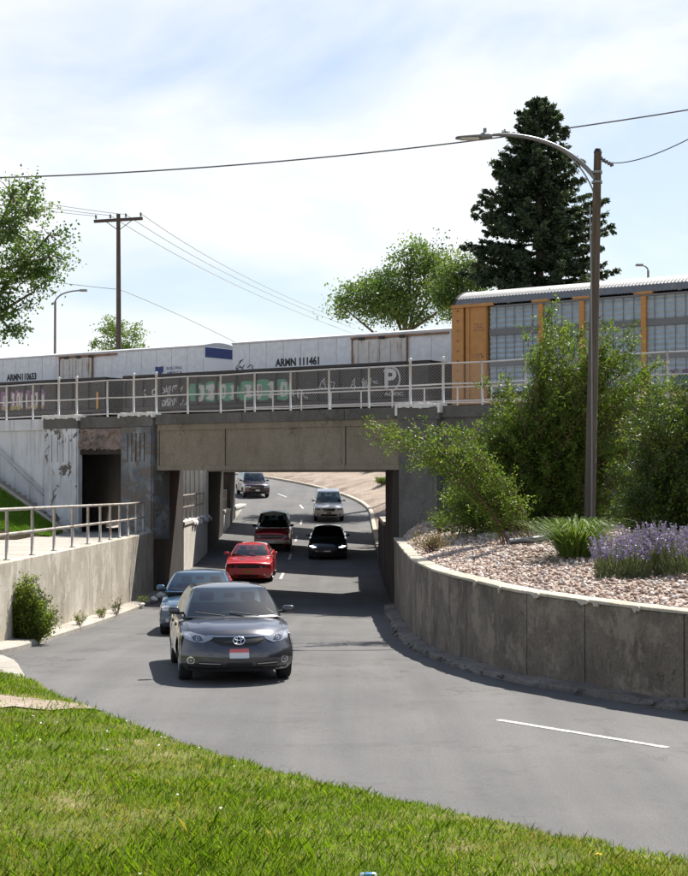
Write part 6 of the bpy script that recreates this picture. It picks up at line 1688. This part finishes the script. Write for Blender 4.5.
truck_ = car('off_roader', 'dark red off-road vehicle with tan bumper and pale roof', 'car', suv(M_dred, L=4.8, W=1.84, roofpaint=mat('pale_roof', (.55, .50, .46), .4, .1, coat=.5), mirrorpaint=M_blackpl, bow=.16,
    cabin=dict(cowl=1.25, roof_f=1.85, roof_r=4.35, back=4.62, wb=.82, wt=.66, zb=1.13, zr=1.84, windows=[(.04, .28), (.31, .56), (.60, .94)], crown=.05), nose=[(.12, .34), (.0, .44), (0, .62), (.04, .70), (.06, .90), (.09, .99), (.18, 1.04)],
    bonnet=[(.18, 1.04), (.5, 1.08), (.9, 1.11), (1.4, 1.14)], wr=.40, front=[
    ('grille', rect(-.50, .50, .70, .90, .03), M_blackpl, .004, False, [('grille_bar', rect(-.49, .49, .775, .80), M_tan, .012), ('grille_bar', rect(-.49, .49, .835, .855), M_tan, .012)]),
    ('headlight', rect(.55, .80, .72, .89, .03), M_hlw, .010, True, [('lamp_bowl', circ(.665, .80, .06), M_hl, .016)]), ('indicator', rect(.82, .885, .72, .88, .02), M_amber, .008, True),
    ('bumper', rect(-.89, .89, .46, .645, .03), M_tan, .035, False), ('lower_intake', rect(-.5, .5, .35, .44, .02), M_blackpl, .006, False), ('number_plate', rect(-.155, .155, .49, .61), M_plated, .045, False)]))
place(truck_, -3.6, 75.0, 4.8, 0.5, (.92, 3.68))

# black sedan with bright running lights
M_black = carpaint('black_paint', (.006, .006, .007), .2, .28)
bl = car('sedan', 'black sedan with bright white running lights under the bridges', 'car', sedan(M_black, W=1.85, mirrorpaint=M_black, front=[
    ('headlight', hl, M_bulb, .008, True, [('running_light', [(.52, .62), (.70, .595), (.86, .64), (.80, .665), (.70, .645), (.58, .65)], M_drl, .014), ('running_light', [(.66, .70), (.70, .70), (.86, .66), (.85, .64)], M_drl, .016)]),
    ('grille', rect(-.46, .46, .46, .66, .06), M_blackpl, .004, False), ('lower_intake', rect(-.6, .6, .26, .36, .03), M_blackpl, .004, False), ('number_plate', rect(-.155, .155, .40, .5), M_bulb, .016, False)]))
place(bl, -.78, 71.0, 4.81, 0.0, (.95, 3.72))

# white crossover beyond the bridges
M_whitep = carpaint('white_paint', (.80, .81, .82), .0, .3)
wh = car('crossover', 'white crossover rounding the sunlit bend beyond the bridges', 'car', suv(M_whitep, W=1.86, mirrorpaint=M_whitep, roofpaint=mat('silver_roof', (.50, .52, .54), .3, .4, coat=.6), bow=.34, bowp=3.0,
    nose=[(.12, .30), (.03, .40), (0, .52), (.02, .66), (.06, .80), (.13, .90), (.24, .95)], bonnet=[(.24, .95), (.5, 1.0), (.9, 1.06), (1.35, 1.11)], front=[
    ('grille', [(-.42, .80), (-.30, .66), (.30, .66), (.42, .80), (.36, .83), (-.36, .83)], M_blackpl, .004, False, [('grille_bar', rect(-.38, .38, .735, .76), M_chrome, .012)]),
    ('headlight', [(.48, .72), (.80, .73), (.87, .82), (.80, .86), (.56, .83)], M_hl, .010, True, [('lamp_bowl', circ(.66, .78, .04), M_bulb, .016)]), ('lower_intake', rect(-.5, .5, .36, .48, .04), M_blackpl, .004, False),
    ('fog_light', circ(.68, .47, .05), M_bulb, .008, True), ('number_plate', rect(-.155, .155, .50, .62), M_bulb, .018, False)]))
place(wh, -.92, 92.0, 4.75, 1.5, (.92, 3.68))

# dark maroon sport utility further round the bend
M_maroon = carpaint('dark_maroon_paint', (.030, .010, .016), .3, .3)
dk = car('sport_utility', 'dark maroon sport utility vehicle farthest up the bend', 'car', suv(M_maroon, L=4.9, W=1.95, mirrorpaint=M_black, front=[
    ('grille', rect(-.46, .46, .66, .88, .05), M_blackpl, .004, False, [('grille_bar', rect(-.44, .44, .755, .79), M_chrome, .012)]),
    ('headlight', [(.50, .78), (.86, .80), (.88, .88), (.52, .89)], M_hlw, .010, True, [('lamp_bowl', circ(.66, .835, .035), M_bulb, .016)]), ('lower_intake', rect(-.66, .66, .36, .48, .04), M_blackpl, .004, False),
    ('skid_plate', rect(-.5, .5, .33, .36), M_rim, .01, False), ('number_plate', rect(-.155, .155, .52, .64), M_plated, .018, False)]))
place(dk, -6.3, 109.5, 4.9, 13.0, (.92, 3.68))

for o in bpy.data.objects:
    if '_w' in o: del o['_w']
